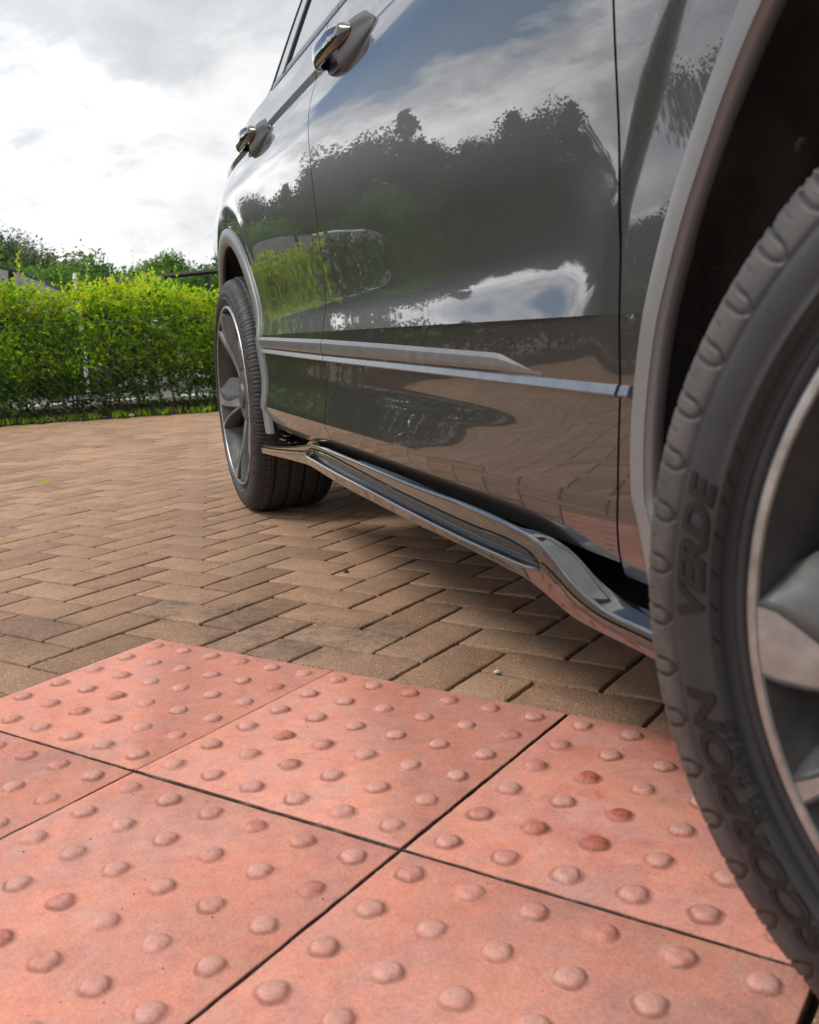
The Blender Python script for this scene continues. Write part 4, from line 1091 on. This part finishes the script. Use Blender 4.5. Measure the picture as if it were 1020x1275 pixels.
# ---- beyond the hedge: kerb, railing, post, cars
rn = random.Random(8)
kerbs = ['pale kerb stone seen through the hedge foot, leftmost in view', 'pale kerb stone behind the hedge, second from the left', 'pale kerb stone behind the hedge, third from the left', 'pale kerb stone behind the hedge, fourth from the left', 'pale kerb stone behind the hedge, nearest the car']
for i in range(5):
    mb = MB(); mb.box((0, 0, .05), (.30+.06*(i % 3), .13, .085)); o = mb.build('kerb_stone', 'pale_kerb', smooth=False)
    bv = o.modifiers.new('b', 'BEVEL'); bv.width = .014; bv.segments = 3
    o.location = hp(-.52+i*.62, 1.35+.03*i, -.03); o.rotation_euler = (0, 0, math.atan2(HD.y, HD.x)); tag(o, kerbs[i], 'kerb stone', 'kerb stones behind the hedge')
P1, P2 = Vector((-7.85, 6.50, 0)), Vector((-6.30, 6.98, 0)); PD = (P2-P1).normalized()
rl = empty('metal_railing', tuple(P1)); tag(rl, 'black metal railing rising just above the hedge in front of the trees', 'railing')
mb = MB(); mb.tube([(0, 0, 1.175), (P2-P1)+Vector((0, 0, 1.215)), (P2-P1)+PD*6+Vector((0, 0, 1.215))], .028, seg=10); mb.build('rail', 'black_metal', rl)
mb = MB(); mb.tube([(0, 0, .65), (P2-P1)+Vector((0, 0, .66)), (P2-P1)+PD*6+Vector((0, 0, .66))], .018, seg=8); mb.build('rail', 'black_metal', rl)
for d_ in (0, .80, 1.60, 3.2, 4.8):
    mb = MB(); q_ = PD*d_; mb.box((q_.x, q_.y, .58), (.05, .05, 1.2), math.atan2(PD.y, PD.x)); mb.build('post', 'black_metal', rl, smooth=False)
mb = MB(); pb_ = CAMP+Vector((math.cos(R(141.75)), math.sin(R(141.75)), 0))*9.3
mb.tube([(0, 0, -.1), (0, 0, 1.10)], .017, seg=14); mb.tube([(0, 0, 1.10), (0, 0, 1.12), (0, 0, 1.15)], .026, .016, seg=14)
o = mb.build('marker_post', 'white_post_paint'); o.location = (pb_.x, pb_.y, 0); tag(o, 'slim pale post with a rounded cap standing behind the hedge', 'post')
def simple_car(loc, rz, paint, label, suv=1.0, name='parked_car'):
    c = empty(name, loc, rz); tag(c, label, 'car')
    H = 1.50*suv; hw = .88
    top = pchip([-2.15, -2.1, -1.9, -1.2, -.95, .9, 1.35, 2.0, 2.18, 2.22], [.50, .78, .93, .98, 1.00, .98, .93, .80, .62, .45])
    bot = pchip([-2.15, -1.9, 1.9, 2.22], [.42, .24, .24, .40])
    xs = np.linspace(-2.15, 2.22, 60)
    def sect(x):
        zt0, zb0 = top(x)*suv, bot(x); wx = hw*(1-.10*abs(x/2.2)**4)
        pts = []
        for (yy, t) in ((1.0*.90, 0), (.985, .18), (1.0, .45), (.985, .72), (.955, .9), (.90, .97), (.80, 1.0), (.4, 1.03), (0, 1.04)): pts.append((yy*wx, zb0+(zt0-zb0)*t))
        return [Vector((x, -y, z)) for y, z in pts]+[Vector((x, y, z)) for y, z in pts[::-1][1:]]
    mb = MB(); rows = [sect(x) for x in xs]; mb.grid(rows); n = len(rows[0]); mb.f.append(tuple(range(n))); mb.f.append(tuple((len(rows)-1)*n+i for i in reversed(range(n))))
    mb.build('body', paint, c, sharp=.7)
    rf = pchip([-1.75, -1.5, -1.0, -.2, .45, .95, 1.35], [.98*suv, H*.88, H*.985, H, H*.975, H*.82, .95*suv]); rows = []; gr = []
    for x in np.linspace(-1.72, 1.33, 40):
        zt0 = rf(x); zb0 = .92*suv; t = max(0, (zt0-zb0)/(H-zb0)); w0 = hw*.93; w1 = hw*(.93-.20*t)
        rows.append([Vector((x, -w1+.0, zt0-.05*t)), Vector((x, -w1*.9, zt0-.012)), Vector((x, -w1*.5, zt0)), Vector((x, 0, zt0+.01)), Vector((x, w1*.5, zt0)), Vector((x, w1*.9, zt0-.012)), Vector((x, w1, zt0-.05*t))])
        gr.append([Vector((x, -w0, zb0)), Vector((x, -(w0+w1)/2-.008, (zb0+zt0)/2)), Vector((x, -w1+.0, zt0-.05*t))])
    mr = MB(); mr.grid(rows); mr.build('roof', paint, c, sharp=None)
    mg = MB(); mg.grid(gr); mg.grid([[Vector((v.x, -v.y, v.z)) for v in r_] for r_ in gr], flip=True)
    mg.build('glass', 'privacy_glass', c, sharp=None)
    for x in (-1.05, -.1, .55):       # pillars
        i = min(range(40), key=lambda k: abs(rows[k][0].x-x))
        for sy in (1, -1):
            mp = MB(); mp.tube([Vector((p.x+(.0 if k else .03), p.y*sy*1.004, p.z)) for k, p in enumerate(gr[i])], .03, seg=6)
            mp.build('pillar', paint, c)
    for x in (-1.32, 1.33):
        for sy in (-1, 1):
            w_ = empty('wheel', (x, sy*(hw-.11), .325), 0, c)
            mb = MB(); mb.grid([[Vector((r_*math.cos(a), y*sy, r_*math.sin(a))) for r_, y in ((.21, .10), (.24, .115), (.30, .11), (.325, .08), (.325, -.08), (.22, -.1))] for a in [2*math.pi*k/32 for k in range(32)]], closeu=True); mb.build('tyre', 'black_rubber', w_, sharp=None)
            mb = MB(); mb.grid([[Vector((r_*math.cos(a), y*sy, r_*math.sin(a))) for r_, y in ((.215, .10), (.20, .07), (.12+.07*(k % 5 > 1), .085), (.05, .09), (.001, .09))] for k, a in [(k, 2*math.pi*k/30) for k in range(30)]], closeu=True); mb.build('rim', 'satin_trim', w_)
    for x, m_, nm in ((2.1, 'lamp_clear', 'headlight'), (-2.08, 'lamp_red', 'tail_light')):
        for sy in (-1, 1):
            bm = bmesh.new(); bmesh.ops.create_uvsphere(bm, u_segments=16, v_segments=10, radius=1); bmesh.ops.scale(bm, vec=(.14, .17, .075), verts=bm.verts); me = bpy.data.meshes.new(nm); bm.to_mesh(me); bm.free(); me.materials.append(MATS[m_]); o = bpy.data.objects.new(nm, me); COL.objects.link(o); o.parent = c; o.location = (x-.05*math.copysign(1, x), sy*.68, .70*suv)
    return c
HAZ = math.atan2(HD.y, HD.x)
Q = CAMP+Vector((math.cos(R(142.6)), math.sin(R(142.6)), 0))*12.8
q_ = Vector((Q.x, Q.y, 0))-HD*.95
simple_car((q_.x, q_.y, 0), HAZ, 'dull_black', 'black car whose roof shows above the left end of the hedge', 1.0)
sc_ = polar(152.4, 16.5)
simple_car(sc_, HAZ+.15, 'silver_paint', 'silver car parked beyond the hedge, seen mirrored in the rear door', 1.08)
# ---- trees
def tree_mesh(seed, h, cr, ch, nleaf, ls, kind='round', th=.35):
    rn = random.Random(seed); vs, fs = [], []; tb = MB()
    tb.tube([Vector((0, 0, -.1)), Vector((rn.uniform(-.1, .1), rn.uniform(-.1, .1), h*th)), Vector((rn.uniform(-.2, .2), rn.uniform(-.2, .2), h*.75)), Vector((0, 0, h*.95))], h*.022, h*.004, 8)
    cl = []
    for k in range({'round': 46, 'cone': 60, 'willow': 40}[kind]):
        t = rn.random()
        if kind == 'cone':
            t = t**.8; z = h*(.12+.88*t); rr = cr*(1-t)**.75*rn.uniform(.5, 1.05)+.05; an = rn.uniform(0, 2*math.pi); c = Vector((rr*math.cos(an), rr*math.sin(an), z)); s = cr*.26*(1.15-t*.8)
        else:
            an = rn.uniform(0, 2*math.pi); el = math.asin(rn.uniform(-.75, 1)); q = rn.uniform(.45, 1.0)**.6
            c = Vector((cr*q*math.cos(an)*math.cos(el)*rn.uniform(.8, 1.15), cr*q*math.sin(an)*math.cos(el), h-ch*.5+ch*.5*q*math.sin(el))); s = cr*rn.uniform(.17, .36)
        cl.append((c, s))
        if rn.random() < .6: tb.tube([Vector((0, 0, max(h*th*.8, c.z*.55))), (Vector((0, 0, c.z*.7))+c)/2+Vector((0, 0, .05*h*rn.random())), c], h*.007, h*.002, 5, caps=False)
    tot = sum(s**2 for _, s in cl)
    for c, s in cl:
        n = int(nleaf*s*s/tot)
        for _ in range(n):
            v = Vector((rn.gauss(0, 1), rn.gauss(0, 1), rn.gauss(0, .75))); v = v.normalized()*s*rn.random()**.45
            if kind == 'willow': v.z -= rn.random()**2*s*1.3
            d = Vector((rn.gauss(0, 1), rn.gauss(0, 1), rn.gauss(0, .6)-(.9 if kind == 'willow' else 0))) + v*.4/s
            leaf(vs, fs, c+v, d, ls*rn.uniform(.6, 1.3), rn, asp=.35 if kind == 'willow' else .7)
    # stray sprigs
    for _ in range(int(nleaf*.012)):
        c, s = cl[rn.randrange(len(cl))]; v = Vector((rn.gauss(0, 1), rn.gauss(0, 1), rn.gauss(.6, .8))).normalized()*s*rn.uniform(.9, 1.15)
        leaf(vs, fs, c+v, v, ls, rn)
    me = bpy.data.meshes.new('crown'); me.from_pydata(vs, [], fs)
    tm = bpy.data.meshes.new('trunk'); tm.from_pydata([tuple(v) for v in tb.v], [], tb.f)
    return me, tm
TM = {}
def plant(name, variant, loc, rz, sc_, leafm, label, cat='tree', group=None):
    me, tm = variant
    key = (me.name, leafm)
    if key not in TM:
        m2 = me.copy(); m2.materials.append(MATS[leafm]); TM[key] = m2
        if not tm.materials: tm.materials.append(MATS['bark'])
    e = empty(name, loc, rz); e.scale = (sc_[0], sc_[0], sc_[1]) if hasattr(sc_, '__len__') else (sc_,)*3
    o = bpy.data.objects.new('crown', TM[key]); COL.objects.link(o); o.parent = e
    o = bpy.data.objects.new('trunk', tm); COL.objects.link(o); o.parent = e
    tag(e, label, cat, group); return e
vr1 = tree_mesh(1, 5, 1.9, 3.9, 15000, .11); vr2 = tree_mesh(2, 5, 1.7, 4.2, 15000, .11); vr3 = tree_mesh(3, 5, 2.2, 3.6, 15000, .12)
vw = tree_mesh(4, 5, 2.3, 4.2, 30000, .16, 'willow'); vc = tree_mesh(5, 6, 1.3, 5, 15000, .13, 'cone'); vbush = tree_mesh(6, 2, 1.15, 1.9, 11000, .075, th=.15); vb2 = tree_mesh(7, 2, 1.0, 1.9, 11000, .07, th=.15)
plant('willow_tree', vw, polar(145.4, 38), .4, (1.15, .90), 'willow_leaf', 'grey green willow rising behind the hedge at the left picture edge')
plant('willow_tree', vw, polar(142.3, 42), 2.4, (.95, .76), 'willow_leaf', 'smaller grey green willow just right of the large one')
plant('shrub', vbush, polar(143.2, 17), .3, (.85, .92), 'fresh_tree_leaf', 'fresh green shrub behind the tallest red hedge shoot', 'shrub')
plant('shrub', vb2, polar(141.2, 19), 1.3, (.8, 1.02), 'fresh_tree_leaf', 'green shrub with loose dark sprigs beside the slim pale post', 'shrub')
plant('shrub', vbush, polar(139.6, 22), 2.0, (1.0, 1.03), 'fresh_tree_leaf', 'low round green shrub behind the left half of the black railing', 'shrub')
plant('broadleaf_tree', vr1, polar(137.0, 24), .8, (.50, .50), 'fresh_tree_leaf', 'pointed green tree behind the right half of the black railing')
plant('shrub', vb2, polar(138.6, 25), .2, (1.1, 1.12), 'fresh_tree_leaf', 'pale green shrub between the round shrub and the pointed tree', 'shrub')
plant('shrub', vbush, polar(135.2, 21), 2.9, (1.0, 1.0), 'fresh_tree_leaf', 'green shrub nearest the grey car behind the railing', 'shrub')
plant('shrub', vb2, polar(133.4, 22), 1.9, (1.1, 1.1), 'tree_leaf', 'green shrub hidden behind the rear of the grey car', 'shrub')
plant('broadleaf_tree', vr2, polar(144.6, 34), .9, (.75, .62), 'willow_leaf', 'dull green tree standing in front of the large willow', 'tree')
plant('broadleaf_tree', vr3, polar(142.6, 36), .9, (.62, .54), 'willow_leaf', 'dull green tree between the willows, above the black car', 'tree')
# tree belt to the left of the picture: it fills the reflections in the door
belt = [(148.5, 34, vr3, .95, 'tree_leaf'), (151.5, 30, vr1, .85, 'tree_leaf'), (154, 33, vc, .8, 'dark_conifer_leaf'), (156.5, 30, vr2, 1.0, 'tree_leaf'), (159, 33, vr3, 1.15, 'tree_leaf'),
        (161.8, 31, vc, 1.02, 'dark_conifer_leaf'), (163, 34, vr1, 1.2, 'dark_conifer_leaf'), (165.5, 30, vr2, 1.02, 'tree_leaf'), (168.2, 31, vc, 1.12, 'dark_conifer_leaf'), (169.5, 32, vr3, 1.3, 'dark_conifer_leaf'), (171.5, 33, vc, 1.15, 'dark_conifer_leaf'),
        (174, 30, vr1, 1.05, 'tree_leaf'), (176.3, 33, vr2, 1.3, 'dark_conifer_leaf'), (179, 30, vr3, 1.4, 'dark_conifer_leaf'), (182, 32, vc, 1.3, 'dark_conifer_leaf'), (185, 30, vr1, 1.5, 'tree_leaf'), (189, 31, vr2, 1.4, 'tree_leaf'), (194, 30, vr3, 1.5, 'dark_conifer_leaf'), (200, 30, vr1, 1.5, 'tree_leaf'), (207, 30, vr2, 1.4, 'tree_leaf')]
for i, (az, d, v_, s_, lm) in enumerate(belt):
    s_ *= 1.0 if az < 162 else (.88 if az < 167 else (.76 if az < 176 else .72))
    plant('conifer_tree' if v_ is vc else 'broadleaf_tree', v_, polar(az, d), i*1.7, s_, lm, 'dark %s of the tree belt that is mirrored in the car doors' % ('conifer' if v_ is vc else 'broadleaf tree'), group='dark tree belt mirrored in the doors, %s' % ('conifers' if v_ is vc else 'broadleaf trees'))
for i in range(15):
    az = 149+i*3.6
    plant('shrub', (vbush, vb2)[i % 2], polar(az, 20+(i*7 % 5)), i*2.1, (1.5, 1.25+.15*(i % 3)), 'tree_leaf' if i % 3 else 'fresh_tree_leaf', 'bushy green shrub in front of the tree belt mirrored in the doors', 'shrub', 'shrubs mirrored in the doors')
